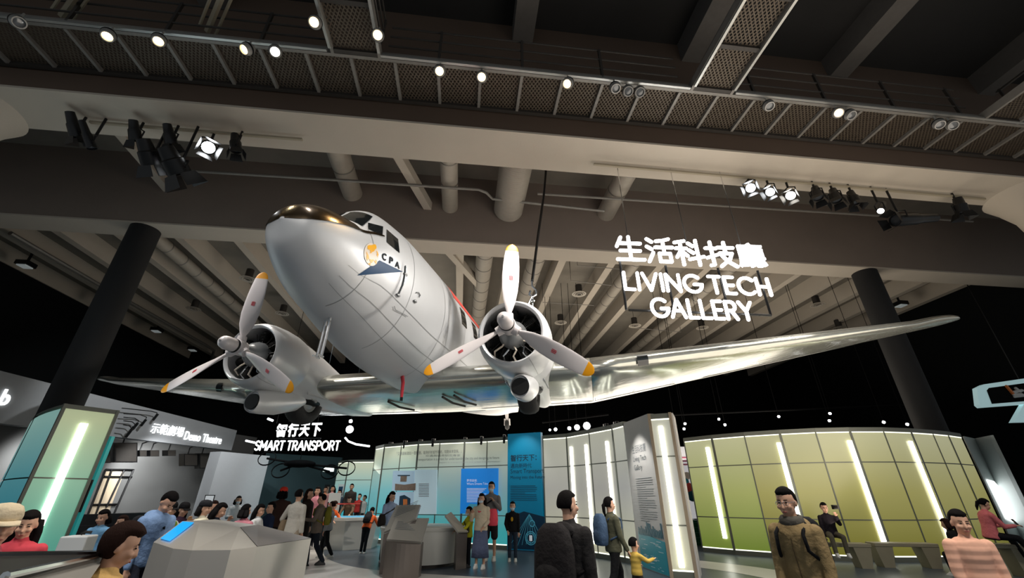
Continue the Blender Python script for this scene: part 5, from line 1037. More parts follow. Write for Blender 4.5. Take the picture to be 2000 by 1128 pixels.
# poster and green-tiled counter in the gap before the green wall
Y_ = 18.5; p0, p1 = PY(1306, 1012, Y_), PY(1347, 872, Y_); o = thing('poster', 'tall white poster with coloured shapes in the gap left of the green wall', 'poster', (p0.x, Y_, 0)); w = p1.x-p0.x; h = p1.z-p0.z
obj('board', MB().box(((p0.x+p1.x)/2-p0.x, 0, (p0.z+p1.z)/2), (w, .06, h)), mat('poster_white_glow', rgb(226, 222, 224), .5, emis=(.9, .88, .9), estr=.35), o)  # poster white is brightened by added emission
M_pink = mat('poster_pink', rgb(226, 120, 150), .5)
for k in range(3): obj('pink_line', MB().box((w*.55, -.035, p0.z+h*(.84-.05*k)), (w*.7, .01, .06)), M_pink, o)
for x, z, rx, rz, m in ((.55, .5, .3, .28, M_teal), (.72, .42, .2, .18, M_red), (.5, .25, .16, .3, M_oran), (.8, .3, .2, .2, M_teald), (.75, .58, .16, .14, M_crm)): obj('shape', MB().ell((w*x, -.04, p0.z+h*z), (rx, .012, rz), 14, 8), m, o, smooth='all')
obj('leg', MB().box((w/2, .02, p0.z/2), (w*.5, .05, p0.z)), M_white, o)
M_tile = mat('green_tile', rgb(24, 92, 66), .25, bump=.0); o = thing('tiled_counter', 'dark green tiled counter in the gap left of the green wall', 'counter', (p0.x, 17.9, 0))
zc = PY(1330, 1015, 17.9).z; obj('body', MB().box((w/2, .15, zc/2), (w*1.6, .3, zc)), M_tile, o); m = MB()
for k in range(5): m.box((w/2, -.005, zc*(.1+.2*k)), (w*1.6, .008, .012))
for k in range(7): m.box((w*(-.25+.25*k), -.005, zc/2), (.012, .008, zc))
obj('grout', m, mat('grout', rgb(70, 130, 104), .6), o)
# ================================================================== VISITORS
SKIN = mat('skin', rgb(214, 166, 138), .55, noise=.05, nscale=20); M_hair = mat('black_hair', rgb(15, 12, 12), .8, spec=.1, bump=.3, bscale=80, stretch=(3, 3, .4)); M_hairb = mat('dark_brown_hair', rgb(40, 24, 19), .8, spec=.1, bump=.3, bscale=80, stretch=(3, 3, .4))
M_eye = mat('dark_eye', rgb(20, 14, 12), .2); M_lip = mat('lip', rgb(168, 92, 82), .5); M_mask = mat('face_mask', rgb(206, 222, 232), .8)
M_sole = mat('white_sneaker', rgb(222, 220, 214), .6); M_dshoe = mat('dark_shoe', rgb(40, 38, 38), .6)
CL = {}
def cloth(c, quilt=False):
    k = (c, quilt)
    if k not in CL:
        CL[k] = mat('cloth_%d_%d_%d%s' % (*c, '_quilted' if quilt else ''), rgb(*c), .85, noise=.12, nscale=9, bump=.13 if quilt else .35, bscale=4.2 if quilt else 16, wave='Z' if quilt else None, spec=.2)
    return CL[k]
def nz(v): return Vector(v).normalized()
DOWN = ((-.12, -.02, -1), (-.02, -.2, -1))
def person(label, hd, Y, yaw, top, pants, hair='short', arms=None, legs=None, seat=False, lean=0., hp=0., hy=0., hs=1., H=None, mask=False, cap=None, glasses=False, bottom='long', shoes='white', sleeve='long', hem=-.08, bulk=1., hood=False, vox=None, quilt=False, hairm=None, base=0., vest=None, stout=1., print_=None):
    pt = PY(hd[0], hd[1], Y); yw = math.radians(yaw); lr = math.radians(lean)
    Lk = legs or (((-.03, .0, -1), (0, .04, -1)), ((.03, -.02, -1), (0, .05, -1)))
    if seat: Lk = legs or (((-.14, -1, -.12), (0, -.05, -1)), ((.14, -1, -.12), (0, .08, -1)))
    ulen = .51*math.cos(lr)+.29*math.cos(lr*.6)*hs
    drop = max(-(nz(l[0])*.42+nz(l[1])*.41).z for l in Lk)+.09
    k = (H/1.72) if H else ((pt.z-base)/(drop+ulen) if not seat else 1.)
    hz = drop*k if not seat else pt.z-base-ulen*k
    offx = -math.sin(lr)*.62*k
    fw = Vector((math.sin(yw), -math.cos(yw), 0)); bl = Vector((pt.x, Y, base))+fw*(-(-offx))*1.0
    o = thing('person', label, 'person', (pt.x-fw.x*(-offx), Y-fw.y*(-offx), base), yw)
    near = Y < 6; v = vox or (.0085 if near else .0115)
    RM = lambda vs, it=3: (('REMESH', {'mode': 'VOXEL', 'voxel_size': vs, 'use_smooth_shade': True}), ('SMOOTH', {'factor': .5, 'iterations': it}))
    u = Vector((0, -math.sin(lr), math.cos(lr))); fr = Vector((0, -math.cos(lr), -math.sin(lr))); X = Vector((1, 0, 0)); P = Vector((0, 0, hz))
    def sp(h): return P+u*h*k
    def torso(m, secs, off):
        m.loft([[sp(h)+(X*(w*stout+off)*math.cos(2*math.pi*j/20)+fr*-(d+off)*math.sin(2*math.pi*j/20))*k for j in range(20)] for h, w, d in secs])
    TS = [(-.08, .145, .10), (0, .16, .115), (.1, .15, .105), (.2, .14, .098), (.32, .16, .112), (.42, .172, .108), (.47, .145, .09), (.51, .075, .07)]
    body = MB(); torso(body, TS, -.012)
    hu = Vector((0, -math.sin(lr*.6+math.radians(hp)), math.cos(lr*.6+math.radians(hp))))
    nb = sp(.50); hc = nb+Vector((0, -math.sin(lr*.6), math.cos(lr*.6)))*.075*k+hu*.095*k*hs
    hyr = math.radians(hy); hx = Vector((math.cos(hyr), math.sin(hyr), 0)); hx = (hx-hu*hx.dot(hu)).normalized(); hf = hu.cross(hx)*-1.; hf = hx.cross(hu)*-1 if False else hu.cross(hx)
    HM = Matrix((hx, hf, hu)).transposed()      # columns: side, back (+y), up
    if HM.determinant() < 0: HM = Matrix((hx, -hf, hu)).transposed()
    q = k*hs
    def hpnt(x, y, z): return hc+HM @ Vector((x*q, y*q, z*q))
    body.ell(hpnt(0, .012, .028), (.076*q, .094*q, .092*q), 20, 14, HM); body.ell(hpnt(0, -.022, -.042), (.062*q, .070*q, .078*q), 18, 12, HM); body.cap(hpnt(0, -.052, -.098), hpnt(0, -.05, -.1), .026*q)
    body.cap(hpnt(0, -.088, .012), hpnt(0, -.106, -.032), .010*q, .0145*q, 8); body.ell(hpnt(0, -.088, -.07), (.026*q, .012*q, .014*q), 10, 6, HM)
    for s in (-1, 1): body.ell(hpnt(s*.078, .012, -.012), (.012*q, .022*q, .033*q), 10, 8, HM); body.ell(hpnt(s*.04, -.072, -.03), (.026*q, .024*q, .024*q), 10, 6, HM)
    body.cap(nb-u*.05*k, hc-HM @ Vector((0, -.012*q, .05*q)), .056*k, .052*q, 14)
    A = arms or (DOWN, DOWN); topm = MB(); torso(topm, [(h, w, d) for h, w, d in [(hem, .158, .112), ((hem)/2, .162, .118)]+TS[2:]], .024*bulk); hands = []
    for s, (ua, fa) in zip((-1, 1), A):
        ua = nz((ua[0]*-s, ua[1], ua[2])); fa = nz((fa[0]*-s, fa[1], fa[2])); sh = sp(.435)+X*s*.178*k*stout
        el = sh+ua*.285*k; wr = el+fa*.25*k
        body.cap(sh, el, .044*k, .037*k); body.cap(el, wr, .036*k, .026*k)
        side = fa.cross(Vector((0, 0, 1))) if abs(fa.z) < .9 else fa.cross(Vector((0, -1, 0)))
        side = side.normalized(); nrm = fa.cross(side).normalized()
        kn = wr+fa*.085*k
        for i in range(4):
            b0 = kn+side*(-.03+.02*i)*k; body.cap(wr+side*(-.018+.012*i)*k, b0, .0145*k, .0115*k, 8)
            L = (.068, .078, .073, .056)[i]*k; m1 = b0+(fa*.9+nrm*.35).normalized()*L*.5; body.cap(b0, m1, .0095*k, .009*k, 8); body.cap(m1, m1+(fa*.55+nrm*.8).normalized()*L*.5, .009*k, .0075*k, 8)
        t0 = wr+fa*.03*k-side*.03*k; t1 = t0+(fa*.6-side*.75+nrm*.3).normalized()*.042*k; body.cap(t0, t1, .012*k, .0105*k, 8); body.cap(t1, t1+(fa*.85-side*.2+nrm*.4).normalized()*.032*k, .0105*k, .008*k, 8)
        hands.append(wr+fa*.1*k)
        topm.cap(sh-u*.01*k, el, .066*k*bulk, .054*k*bulk)
        if sleeve == 'long': topm.cap(el, el+fa*.225*k, .052*k*bulk, .042*k*bulk)
        else: topm.v = topm.v
    pm = MB(); torso(pm, [(-.1, .15, .105), (0, .16, .115), (.12, .148, .102)], .008); feet = []
    for s, (th, sn) in zip((-1, 1), Lk):
        th, sn = nz(th), nz(sn); hip = P+X*s*.088*k-u*.01*k; kn = hip+th*.42*k; an = kn+sn*.41*k
        body.cap(hip, kn, .07*k, .05*k); body.cap(kn, an, .047*k, .034*k); body.cap(an, an+Vector((0, -.13*k, -.055*k)), .035*k, .028*k); feet.append(an)
        if bottom == 'long': pm.cap(hip, kn, .09*k, .07*k); pm.cap(kn, an+sn*-.01*k, .068*k, .058*k)
        elif bottom == 'wide': pm.cap(hip, kn, .095*k, .082*k); pm.cap(kn, an, .082*k, .085*k)
        elif bottom == 'shorts': pm.cap(hip, hip+th*.40*k, .095*k, .088*k)
    if bottom == 'skirt':
        pm = MB(); n = 40; rg = []
        for h, w, d in ((.1, .15, .105), (0, .17, .125), (-.2, .19, .15), (-.45, .215, .175), (-.68, .235, .19)): rg.append([P+Vector((0, 0, h*k))+(X*w*math.cos(2*math.pi*j/n)+Vector((0, 1, 0))*d*math.sin(2*math.pi*j/n))*k*(1+(.02*math.cos(10*2*math.pi*j/n) if h < -.1 else 0)) for j in range(n)])
        pm.loft(rg)
    obj('body', body, SKIN, o, mods=RM(v))
    if hood: topm.ell(sp(.46)-fr*.11*k, (.12*k, .06*k, .075*k), 14, 8)
    topm.cap(sp(.47), sp(.515), .082*k, .068*k)
    obj('top', topm, cloth(top, quilt), o, mods=RM(v*1.2, 4))
    if vest: vm = MB(); torso(vm, [(hem-.02, .16, .114)]+TS[2:-1], .045*bulk); obj('vest', vm, cloth(vest), o, mods=RM(v*1.3, 3))
    obj('skirt' if bottom == 'skirt' else 'shorts' if bottom == 'shorts' else 'trousers', pm, cloth(pants), o, smooth='all' if bottom == 'skirt' else False, mods=() if bottom == 'skirt' else RM(v*1.3, 4))
    sm = {'white': M_sole, 'dark': M_dshoe}[shoes]
    for an in feet:
        m = MB().loft([[Vector((an.x+w*k*math.cos(2*math.pi*j/16), an.y-.045*k+l*k*math.sin(2*math.pi*j/16), an.z+z*k)) for j in range(16)] for z, w, l in ((-.09, .044, .125), (-.085, .05, .135), (-.06, .05, .133), (-.03, .046, .11), (.0, .042, .07), (.02, .042, .055))])
        m.v = [(x, y+(0 if z > an.z-.02*k else -.01*k), z) for x, y, z in m.v]; obj('shoe', m, sm, o, smooth='all')
    # hair
    hm = MB(); N, Mm = 28, 20; rg = []
    for i in range(Mm+1):
        t = math.pi*min(max(i/Mm, .01), .99); ring = []
        for j in range(N):
            a = 2*math.pi*j/N; d = Vector((math.sin(t)*math.cos(a), math.sin(t)*math.sin(a), -math.cos(t)))
            front = -d.y; lo = {'short': -.12, 'tied': -.2, 'long': -.3, 'bob': -.5, 'crop': -.5}[hair]
            inn = 0.
            if front > -.05: inn = min(1, max(0, (.55-d.z)/.14))*min(1, max(0, (front+.05)/.18))
            elif d.z < lo-.3: inn = min(1, (lo-.3-d.z)/.2)
            e = {'short': 1.11, 'crop': 1.2}.get(hair, 1.13); r = e*(1-inn)+.80*inn
            nzv = 1+.025*math.sin(7*a+5*t)+.02*math.sin(13*a)
            ring.append(hpnt(d.x*.082*r*nzv, .012+d.y*.1*r*nzv, .026+d.z*.1*r*(1.03 if d.z > 0 else 1.1)))
        rg.append(ring)
    hm.loft(rg)
    if hair in ('long', 'bob'):
        L = .36 if hair == 'long' else .11
        for s in (-1, 0, 1):
            for b in (-1, 1):
                p0 = hpnt(s*.062+b*.012, .05 if s else .085, .02); p1 = hpnt(s*.078+b*.012, .055 if s else .1, -.1); p2 = p1+(-u*L*k if hair == 'long' else -hu*(L-.09)*q)-fr*.015*k+X*s*.01*k
                hm.tube([p0, p1, p1*.5+p2*.5-fr*.012*k, p2], [.045*q, .046*q, .042*q, .018*q], 10)
    if hair == 'tied': hm.tube([hpnt(0, .1, .02), hpnt(0, .135, -.01), hpnt(0, .13, -.12), hpnt(0, .11, -.2)], [.03*q, .035*q, .03*q, .01*q], 10)
    obj('hair', hm, hairm or M_hair, o, smooth='all')
    for s in (-1, 1):
        e = obj('eye', MB().ell(hpnt(s*.031, -.0815, .008), (.0125*q, .006*q, .0065*q), 10, 6, HM), M_eye, o, smooth='all')
        obj('eyebrow', MB().cap(hpnt(s*.018, -.088, .03), hpnt(s*.046, -.079, .031), .0042*q, .003*q, 6), hairm or M_hair, o)
    if mask: obj('face_mask', MB().ell(hpnt(0, -.048, -.058), (.066*q, .066*q, .05*q), 16, 10, HM), M_mask, o, smooth='all')
    else: obj('mouth', MB().ell(hpnt(0, -.0975, -.069), (.023*q, .006*q, .0065*q), 10, 6, HM), M_lip, o, smooth='all')
    if cap:
        c, brim = cap; cm = MB(); rg = []
        for z, r in ((.0, 1.), (.03, 1.02), (.06, .96), (.09, .78), (.105, .5), (.112, .1)): rg.append([hpnt(.093*r*math.cos(2*math.pi*j/24), .01+.112*r*math.sin(2*math.pi*j/24), .035+z) for j in range(24)])
        cm.loft(rg)
        if brim: cm.loft([[hpnt(.075*math.sin(a)*(1-.1*w), -.085-w*.085*math.cos(a*.9), .042-.02*w+zz) for a in [(-1.2+.2*i) for i in range(13)]] for w, zz in ((0, 0), (.5, .006), (1, 0), (1, -.008), (.5, -.004), (0, -.008))], cap=False, closed=False)
        obj('cap' if brim else 'hat', cm, cloth(c), o, smooth='all')
    if glasses:
        g = MB()
        for s in (-1, 1):
            ring = [hpnt(s*.033+.024*math.cos(a), -.098, .006+.018*math.sin(a)) for a in [2*math.pi*i/16 for i in range(17)]]; g.tube(ring, .0022*q, 5); g.tube([hpnt(s*.057, -.096, .012), hpnt(s*.082, .0, .006)], .0022*q, 5)
        g.tube([hpnt(-.01, -.1, .01), hpnt(.01, -.1, .01)], .0022*q, 5); obj('glasses', g, M_chrome, o)
    if print_: obj('chest_print', MB().ell(sp(.3)+fr*.135*k, (.04*k, .01*k, .07*k), 12, 8), cloth(print_), o, smooth='all')
    return {'o': o, 'sp': sp, 'k': k, 'fr': fr, 'X': X, 'u': u, 'hands': [WM[o.name] @ h for h in hands], 'hc': WM[o.name] @ hc, 'W': WM[o.name]}
def backpack(p, label, col, sc=1., dz=0., strapcol=None, side=0.):
    k = p['k']*sc; W = p['W']; c = p['sp'](.26+dz)-p['fr']*(.135*p['k']+.10*k)+p['X']*side; o = thing('backpack', label, 'backpack', W @ c)
    B = Matrix((p['X'], -p['fr'], p['u'])).transposed(); rg = []
    for z, w, d in ((-.24, .11, .06), (-.22, .145, .085), (-.1, .155, .1), (.08, .15, .095), (.2, .12, .075), (.25, .07, .04)):
        rg.append([W @ (c+B @ Vector((math.copysign(abs(math.cos(a))**.6, math.cos(a))*w*k, math.copysign(abs(math.sin(a))**.6, math.sin(a))*d*k, z*k))) for a in [2*math.pi*j/24 for j in range(24)]])
    obj('pack', MB().loft(rg), cloth(col), o, True, 'all')
    rg = []
    for z, w, d in ((-.19, .09, .02), (-.17, .115, .045), (-.05, .115, .05), (.0, .09, .02)): rg.append([W @ (c+B @ Vector((math.cos(a)*w*k, .075*k+math.sin(a)*d*k, z*k))) for a in [2*math.pi*j/16 for j in range(16)]])
    obj('front_pocket', MB().loft(rg), cloth(tuple(max(0, int(x*.8)) for x in col)), o, True, 'all')
    for s in (-1, 1):
        kk = p['k']; pts = [p['sp'](.42)-p['fr']*.13*kk+p['X']*s*.1*kk, p['sp'](.495)+p['X']*s*.105*kk, p['sp'](.43)+p['fr']*.14*kk+p['X']*s*.115*kk, p['sp'](.3)+p['fr']*.148*kk+p['X']*s*.125*kk, p['sp'](.16)+p['X']*s*.19*kk, p['sp'](.1)-p['fr']*.12*kk+p['X']*s*.12*kk]
        m = MB().tube([W @ q for q in pts], .016*kk, 6); obj('strap', m, cloth(strapcol or col), o, True, 'all')
    return o
def bag(p, label, col, at, r=(.16, .07, .13), name='shoulder_bag', cat='bag', strap=True):
    # at: local offset from the chest in body axes (side, forward, up)
    W = p['W']; k = p['k']; c = p['sp'](.2)+(p['X']*at[0]+p['fr']*at[1]+p['u']*at[2])*k; o = thing(name, label, cat, W @ c); m = MB(); rg = []
    for z, w in ((-1, .75), (-.9, .95), (-.3, 1.05), (.4, .9), (.9, .7), (1, .5)): rg.append([W @ (c+p['X']*math.cos(a)*r[0]*w*k-p['fr']*math.sin(a)*r[1]*w*k+p['u']*z*r[2]*k) for a in [2*math.pi*j/20 for j in range(20)]])
    obj('bag_body', m.loft(rg), cloth(col), o, True, 'all')
    if strap:
        s = 1 if at[0] > 0 else -1; pts = [c+p['u']*r[2]*.8*k, p['sp'](.36)-p['fr']*.15*k+p['X']*s*.03*k, p['sp'](.485)-p['X']*s*.12*k, p['sp'](.36)+p['fr']*.15*k-p['X']*s*.03*k, c+p['u']*r[2]*.8*k+p['fr']*.05*k]
        obj('strap', MB().tube([W @ q for q in pts], .017*k, 6), cloth(col), o, True, 'all')
    return o
def phone(at, rz, label, sz=(.075, .012, .15), tilt=-.5, cat='phone', name='phone'):
    o = thing(name, label, cat, at, rz); M = Matrix.Rotation(tilt, 3, 'X'); obj('case', MB().box((0, 0, 0), sz, m=M), M_blackm, o); obj('screen', MB().box(M @ Vector((0, sz[1]*.6, 0)), (sz[0]*.88, .002, sz[2]*.9), m=M), M_dl, o); return o
WALK = (((0, -.38, -1), (0, .1, -1)), ((0, .18, -1), (0, .62, -1)))
WALK2 = (((0, .2, -1), (0, .5, -1)), ((0, -.36, -1), (0, .05, -1)))
FWD = ((-.2, -.35, -1), (.25, -1, .1)); UP = ((-.25, -.6, -.8), (.35, -.6, 1)); POKE = ((-.2, -.7, -.8), (.1, -1, -.5))
# foreground, left
p = person('person in cream cap and pink jacket at the far left edge of the picture', (18, 986), 2.9, 62, (206, 96, 112), (60, 60, 70), hair='short', cap=((226, 208, 176), True), hp=4, hood=True)
person('person with long black hair in a red fleece jacket beside the left light tower', (66, 996), 4.3, 38, (190, 66, 78), (40, 40, 48), hair='long', hp=16, quilt=True)
person('child in light blue jacket reaching down beside the white plinth', (208, 993), 8.4, 8, (126, 176, 214), (26, 34, 58), hair='bob', hs=1.2, arms=(((.3, -.5, -.9), (.3, -.5, -.9)), DOWN), lean=8, hp=10)
q = person('small child in pale pinkish top behind the child in light blue', (244, 1004), 9.0, -20, (206, 186, 190), (70, 62, 66), hair='short', hs=1.25, arms=(UP, DOWN), hp=8, hairm=M_hairb)
p = person('tall man in blue hooded jacket looking down, standing behind the silver console', (331, 955), 6.2, 74, (128, 156, 196), (40, 44, 56), hp=38, lean=10, hood=True, legs=WALK)
bag(p, 'black sling bag on the back of the man in the blue hooded jacket', (24, 24, 28), (-.03, -.22, .02), (.17, .09, .22))
person('person with dark brown hair in a yellow shirt at the bottom edge, seen from behind', (246, 1021), 2.7, 128, (228, 186, 118), (50, 46, 46), hair='crop', hp=14, lean=6, hairm=M_hairb)
# seated group in the theatre
def slab(name, label, u0, u1, y, zt, dep, m, cat='bench'):
    a, b = PY(u0, 1000, y), PY(u1, 1000, y); o = thing(name, label, cat, ((a.x+b.x)/2, y, 0)); L_ = b.x-a.x
    obj('seat', MB().box((0, 0, zt-.05), (L_, dep, .1)), m, o); obj('base', MB().box((0, .02, (zt-.1)/2), (L_-.1, dep-.1, zt-.1)), M_blackm, o); return o
slab('low_bench', 'long dark bench with the row of seated visitors behind the silver console', 285, 452, 8.85, .55, 1.3, M_blackm)
slab('low_bench', 'pale bench carrying the visitor in white trousers', 470, 540, 10.6, .48, .7, M_white)
person('seated person in green vest, white sleeves and black cap, hand at the mouth', (337, 979), 8.35, 78, (214, 222, 218), (92, 92, 74), hair='long', seat=True, cap=((24, 24, 26), True), vest=(134, 158, 52), arms=(FWD, ((-.2, -.6, -.6), (.3, -.5, 1))), hp=6, H=1.62)
person('seated person in purple hooded top and black cap with white badge', (362, 981), 9.25, 66, (66, 44, 62), (60, 56, 58), hair='long', seat=True, cap=((26, 24, 26), True), arms=(FWD, FWD), hp=10, H=1.62, hood=True)
p = person('seated person in cream sweater and black beret, seen from the side', (404, 977), 8.35, 98, (222, 214, 188), (84, 80, 70), hair='bob', seat=True, cap=((30, 30, 34), False), hp=4, H=1.62)
bag(p, 'yellow shoulder bag at the back of the person in cream sweater', (214, 186, 36), (-.02, -.24, -.06), (.15, .08, .1))
p = person('seated person holding up a framed tablet behind the one in cream sweater', (421, 977), 9.5, 80, (196, 178, 160), (70, 66, 64), seat=True, arms=(UP, UP), H=1.64, hairm=M_hairb)
o = thing('tablet', 'tablet with dark frame held up above the seated visitors', 'tablet', PY(409, 973, 9.1), .3); obj('frame', MB().box((0, 0, 0), (.17, .015, .13)), M_blackm, o); obj('screen', MB().box((0, -.009, 0), (.14, .004, .10)), mat('pale_screen', rgb(190, 196, 200), .3, emis=rgb(190, 196, 200), estr=.3), o)
person('seated person in dark navy jacket with long black hair falling forward', (432, 981), 8.8, 112, (36, 42, 54), (34, 36, 44), hair='long', seat=True, hp=18, H=1.64, lean=8)
person('distant seated person in white shirt and face mask under the pale screen wall', (468, 968), 15.2, 40, (214, 222, 228), (26, 28, 34), hair='bob', seat=True, mask=True, arms=(FWD, DOWN), H=1.66)
slab('low_bench', 'dark bench block of the distant seated person in white shirt', 452, 482, 15.3, .78, .8, M_blackm)
person('seated person in pink top with short black hair, back to the viewer', (484, 984), 9.4, 165, (206, 132, 142), (150, 150, 156), hair='bob', seat=True, H=1.6)
slab('low_bench', 'small dark bench under the person in pink top', 466, 502, 9.4, .52, .6, M_blackm)
person('seated person all in white with long dark hair, turned to the right', (509, 984), 10.5, 96, (226, 226, 224), (206, 214, 226), hair='long', seat=True, hp=14, H=1.62, arms=(FWD, FWD))
person('seated boy in dark blue jacket on the pale bench in the distance', (532, 979), 11.2, -30, (30, 40, 66), (36, 40, 52), seat=True, hs=1.15, H=1.42, hp=4)
# standing group, centre left
person('person with an orange-red knitted hat behind the man in the white sweater', (556, 951), 12.4, 190, (60, 40, 34), (40, 36, 36), cap=((222, 62, 44), False), hair='bob')
p = person('man in white sweater and beige trousers seen from behind, carrying a coat', (587, 955), 11.1, 168, (206, 200, 188), (172, 156, 136), bottom='wide', arms=(DOWN, ((-.5, .1, -1), (.2, -.5, -.9))), legs=(((-.14, .12, -1), (-.06, .2, -1)), ((.1, -.1, -1), (.1, .0, -1))), hem=-.12)
bag(p, 'beige coat folded over the arm of the man in the white sweater', (148, 128, 104), (.26, .02, -.25), (.10, .14, .22), 'coat', 'coat', strap=False)
person('person with long brown hair in a dark coat beside the man in the white sweater', (607, 954), 12.9, 84, (52, 40, 34), (34, 32, 34), hair='long', hem=-.4, hairm=M_hairb, shoes='dark')
person('distant person in pink top left of the white framed poster', (622, 950), 16.5, 0, (226, 150, 162), (60, 60, 66), hair='long')
p = person('man in grey-brown jacket and dark trousers facing left, centre left', (631, 964), 12.6, -72, (112, 100, 90), (24, 30, 40), arms=(DOWN, FWD), legs=WALK, hem=-.14, hp=6, shoes='dark')
backpack(p, 'brown and yellow-green backpack on the man facing left', (120, 116, 40), .9)
person('youth in light grey top and black trousers at the corner of the touch table', (650, 978), 14.2, -88, (150, 150, 150), (22, 24, 28), hs=1.05, legs=WALK, hairm=M_hairb)
person('child in orange jacket leaning on the left side of the touch table', (655, 977), 16.3, 60, (236, 108, 52), (30, 34, 44), hs=1.15, lean=24, hp=10, arms=(POKE, POKE), hairm=M_hairb)
person('adult in brown sweater and glasses leaning over the far side of the touch table', (684, 968), 18.95, 0, (124, 98, 78), (50, 46, 46), lean=22, hp=14, glasses=True, arms=(POKE, POKE), hairm=M_hairb)
st2 = thing('low_stage', 'low dark stage in the far hall behind the touch table', 'stage', (-9.1, 20.9, 0)); obj('deck', MB().box((0, 0, .18), (4.9, 2.6, .36)), M_blackm, st2)
person('distant person in apricot top standing by the brown poster', (637, 950), 20.75, 10, (222, 160, 128), (70, 66, 66), base=.36, hair='short', hairm=M_hairb)
person('distant person in pink top with long hair right of the one in apricot', (651, 948), 20.3, -14, (226, 172, 174), (60, 60, 70), hair='long', base=.36)
p = person('distant person in dark top holding a white board', (664, 956), 20.0, 0, (60, 76, 96), (40, 44, 52), base=.36, arms=(FWD, FWD), hair='bob'); h = (p['hands'][0]+p['hands'][1])/2
o = tag(obj('white_board', MB().box((h.x, h.y-.06, h.z+.05), (.5, .03, .7)), M_white), 'white board held by the distant person in dark top', 'board')
person('man in dark suit and white shirt standing behind the touch table', (688, 944), 19.9, 12, (64, 58, 56), (48, 46, 48), base=.36, hem=-.2)
person('boy in red vest behind the touch table', (703, 963), 19.8, -10, (196, 60, 58), (40, 44, 56), base=.36, hs=1.15)
person('boy in white shirt behind the touch table, right of the boy in red', (713, 966), 19.8, -30, (232, 230, 228), (44, 46, 54), base=.36, hs=1.15)
p = person('child in orange jacket bending over the touch table, back to the viewer', (728, 990), 15.7, 176, (238, 108, 56), (20, 26, 32), hs=1.12, lean=38, hp=10, arms=(POKE, POKE), H=1.36, legs=(((.05, .1, -1), (0, .1, -1)), ((0, .0, -1), (0, .1, -1))))
backpack(p, 'black backpack on the child bending over the touch table', (34, 36, 40), .95)
p = person('woman with long black hair in pale blue T-shirt behind the reading desks', (766, 959), 13.4, 52, (168, 186, 220), (52, 48, 46), hair='long', hp=18, sleeve='short')
bag(p, 'dark shoulder bag of the woman in the pale blue T-shirt', (52, 46, 44), (-.24, .0, -.12), (.1, .12, .15))
# family before the curved wall
p = person('child in yellow jacket and face mask at the round table', (917, 988), 12.5, -62, (196, 190, 44), (28, 30, 36), hs=1.15, arms=(POKE, POKE), hp=8, mask=True, shoes='dark')
bag(p, 'small dark pouch slung over the child in yellow jacket', (60, 60, 44), (.17, .1, -.05), (.07, .05, .08))
p = person('woman in cream jacket, face mask and long blue-grey skirt with white shoes', (941, 963), 12.25, -14, (218, 202, 176), (96, 104, 132), hair='long', bottom='skirt', mask=True, arms=(((-.25, -.3, -1), (.3, -.7, .7)), ((-.2, .1, -1), (.3, -.5, -.4))), hood=True, hp=4)
bag(p, 'coral red backpack hanging at the side of the woman in the cream jacket', (238, 84, 98), (.31, -.08, .03), (.13, .12, .2), 'backpack', 'backpack')
p = person('tall man in grey jacket, shorts and face mask behind the woman in the skirt', (960, 940), 13.7, -10, (128, 124, 122), (44, 42, 42), bottom='shorts', mask=True, glasses=True, arms=(DOWN, ((-.25, -.4, -.9), (.6, -.5, .8))), hem=-.12, sleeve='long')
bag(p, 'dark sling strap bag across the tall man in grey jacket', (28, 28, 32), (-.2, .12, -.05), (.08, .05, .1))
person('boy in black sweater with yellow print and face mask before the blue banner', (1001, 978), 13.55, -8, (22, 22, 24), (46, 56, 70), hs=1.15, mask=True, arms=(((-.2, -.1, -1), (.35, -.5, -.8)), DOWN), print_=(222, 172, 40))
# centre right
p = person('man in black jacket walking to the right in the foreground, seen from behind', (1108, 958), 4.5, 138, (40, 38, 38), (30, 30, 34), hy=-18, legs=WALK, hood=True, hem=-.2, bulk=1.1)
backpack(p, 'large black backpack on the man in black jacket', (26, 23, 24), 1.25, -.05)
p = person('woman in olive jacket and black trousers with tied hair, before the pale wall', (1189, 970), 8.3, 108, (78, 78, 62), (16, 16, 18), hair='tied', legs=WALK2, hem=-.1, shoes='dark', arms=(((-.2, -.1, -1), (-.1, -.5, -1)), ((-.2, -.2, -1), (0, -.5, -1))))
backpack(p, 'blue-grey backpack on the woman in olive jacket', (66, 86, 112), 1.05)
person('toddler in mustard puffer jacket walking beside the woman in olive', (1236, 1046), 8.1, 122, (196, 164, 78), (60, 54, 50), hs=1.5, legs=WALK, quilt=True, bulk=1.2, arms=(((-.3, -.6, -.4), (-.1, -.8, .2)), ((-.2, -.6, -.9), (0, -1, -.2))))
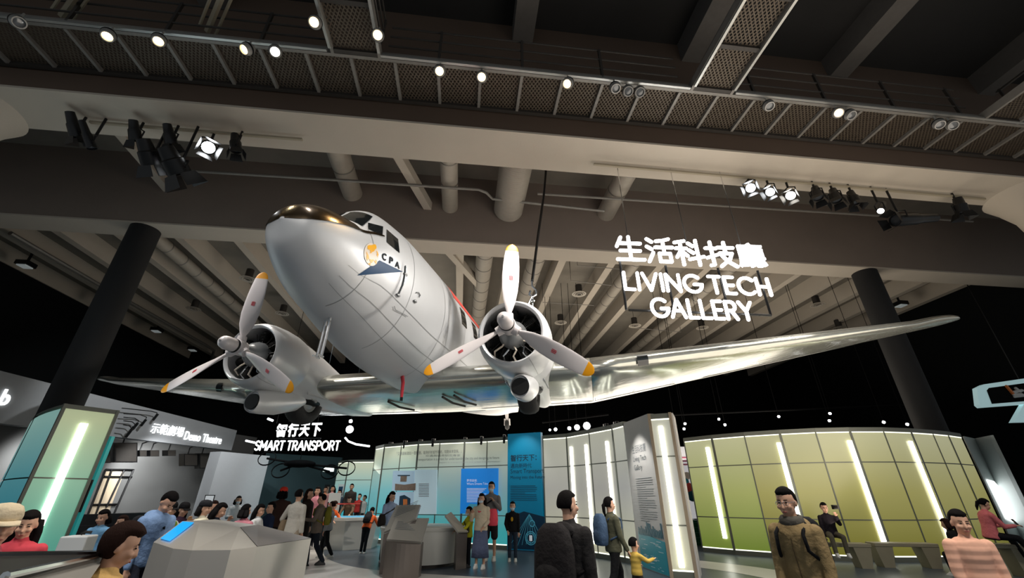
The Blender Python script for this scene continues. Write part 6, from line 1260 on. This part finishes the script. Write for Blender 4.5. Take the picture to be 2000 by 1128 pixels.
# right
p = person('man with glasses in tan jacket walking to the left in the right foreground', (1528, 951), 4.4, -52, (150, 128, 90), (44, 40, 36), glasses=True, hem=-.3, bulk=1.05, lean=7, hp=4, hood=True, legs=WALK, stout=.94)
backpack(p, 'black backpack whose strap crosses the man in the tan jacket', (24, 24, 26), 1.0)
W_ = p['W']; obj('scarf', MB().lathe([(-.05, .085), (-.02, .105), (.02, .1), (.045, .08), (.03, .07), (-.03, .07)], p['sp'](.515), p['u'], 24, True), cloth((92, 88, 80)), p['o'], smooth='all', label='dark grey scarf')
obj('zip_line', MB().tube([p['sp'](h)+p['fr']*(.143 if h < .4 else .12)*p['k'] for h in (-.28, -.1, .1, .3, .44)], .006, 6), cloth((84, 70, 48)), p['o'])
for s_ in (-1, 1): obj('pocket', MB().extr([p['sp'](h)+p['fr']*.148*p['k']+p['X']*x*s_*p['k'] for h, x in ((-.2, .04), (-.2, .13), (-.06, .13), (-.06, .04))], p['fr']*.006), cloth((128, 108, 74)), p['o'])
p = person('child in black top and grey trousers sitting on the bench and aiming a camera', (1606, 980), 12.45, -18, (34, 28, 34), (96, 90, 76), seat=True, hs=1.1, H=1.5, hp=10, arms=(DOWN, ((-.1, -.5, -.4), (.3, -.5, 1))))
o = thing('camera_in_hand', 'small dark camera raised by the child on the bench', 'camera', p['hc']+Vector((.17, -.16, .02)), .4); obj('case', MB().box((0, 0, 0), (.15, .06, .1)), M_blackm, o); obj('lens', MB().cone((0, -.03, 0), (0, -.1, 0), .035, n=16), M_dsteel, o, smooth=True)
person('seated person in black with brown hair on the right bench, mostly hidden', (1842, 1012), 11.1, 205, (20, 20, 22), (24, 24, 28), hair='bob', seat=True, lean=20, H=1.5, hairm=M_hairb)
person('girl in pale pink puffer jacket in the right foreground', (1864, 994), 4.9, -16, (232, 178, 152), (60, 56, 60), hair='tied', hs=1.06, hp=6, hy=-8, quilt=True, bulk=1.2, hem=-.2, lean=6)
p = person('woman in coral pink jacket and black trousers sitting at far right with a phone', (1914, 972), 10.9, 74, (216, 116, 118), (18, 18, 20), hair='tied', seat=True, hp=22, lean=10, H=1.62, arms=(((-.15, -.5, -.9), (.2, -1, .1)), ((-.15, -.5, -.9), (.2, -1, .1))), legs=(((-.1, -1, -.1), (0, -.5, -1)), ((.12, -1, -.1), (0, -.3, -1))))
h = (p['hands'][0]+p['hands'][1])/2; phone(h+Vector((.02, -.01, .05)), 1.2, 'phone in the hands of the seated woman in coral pink')
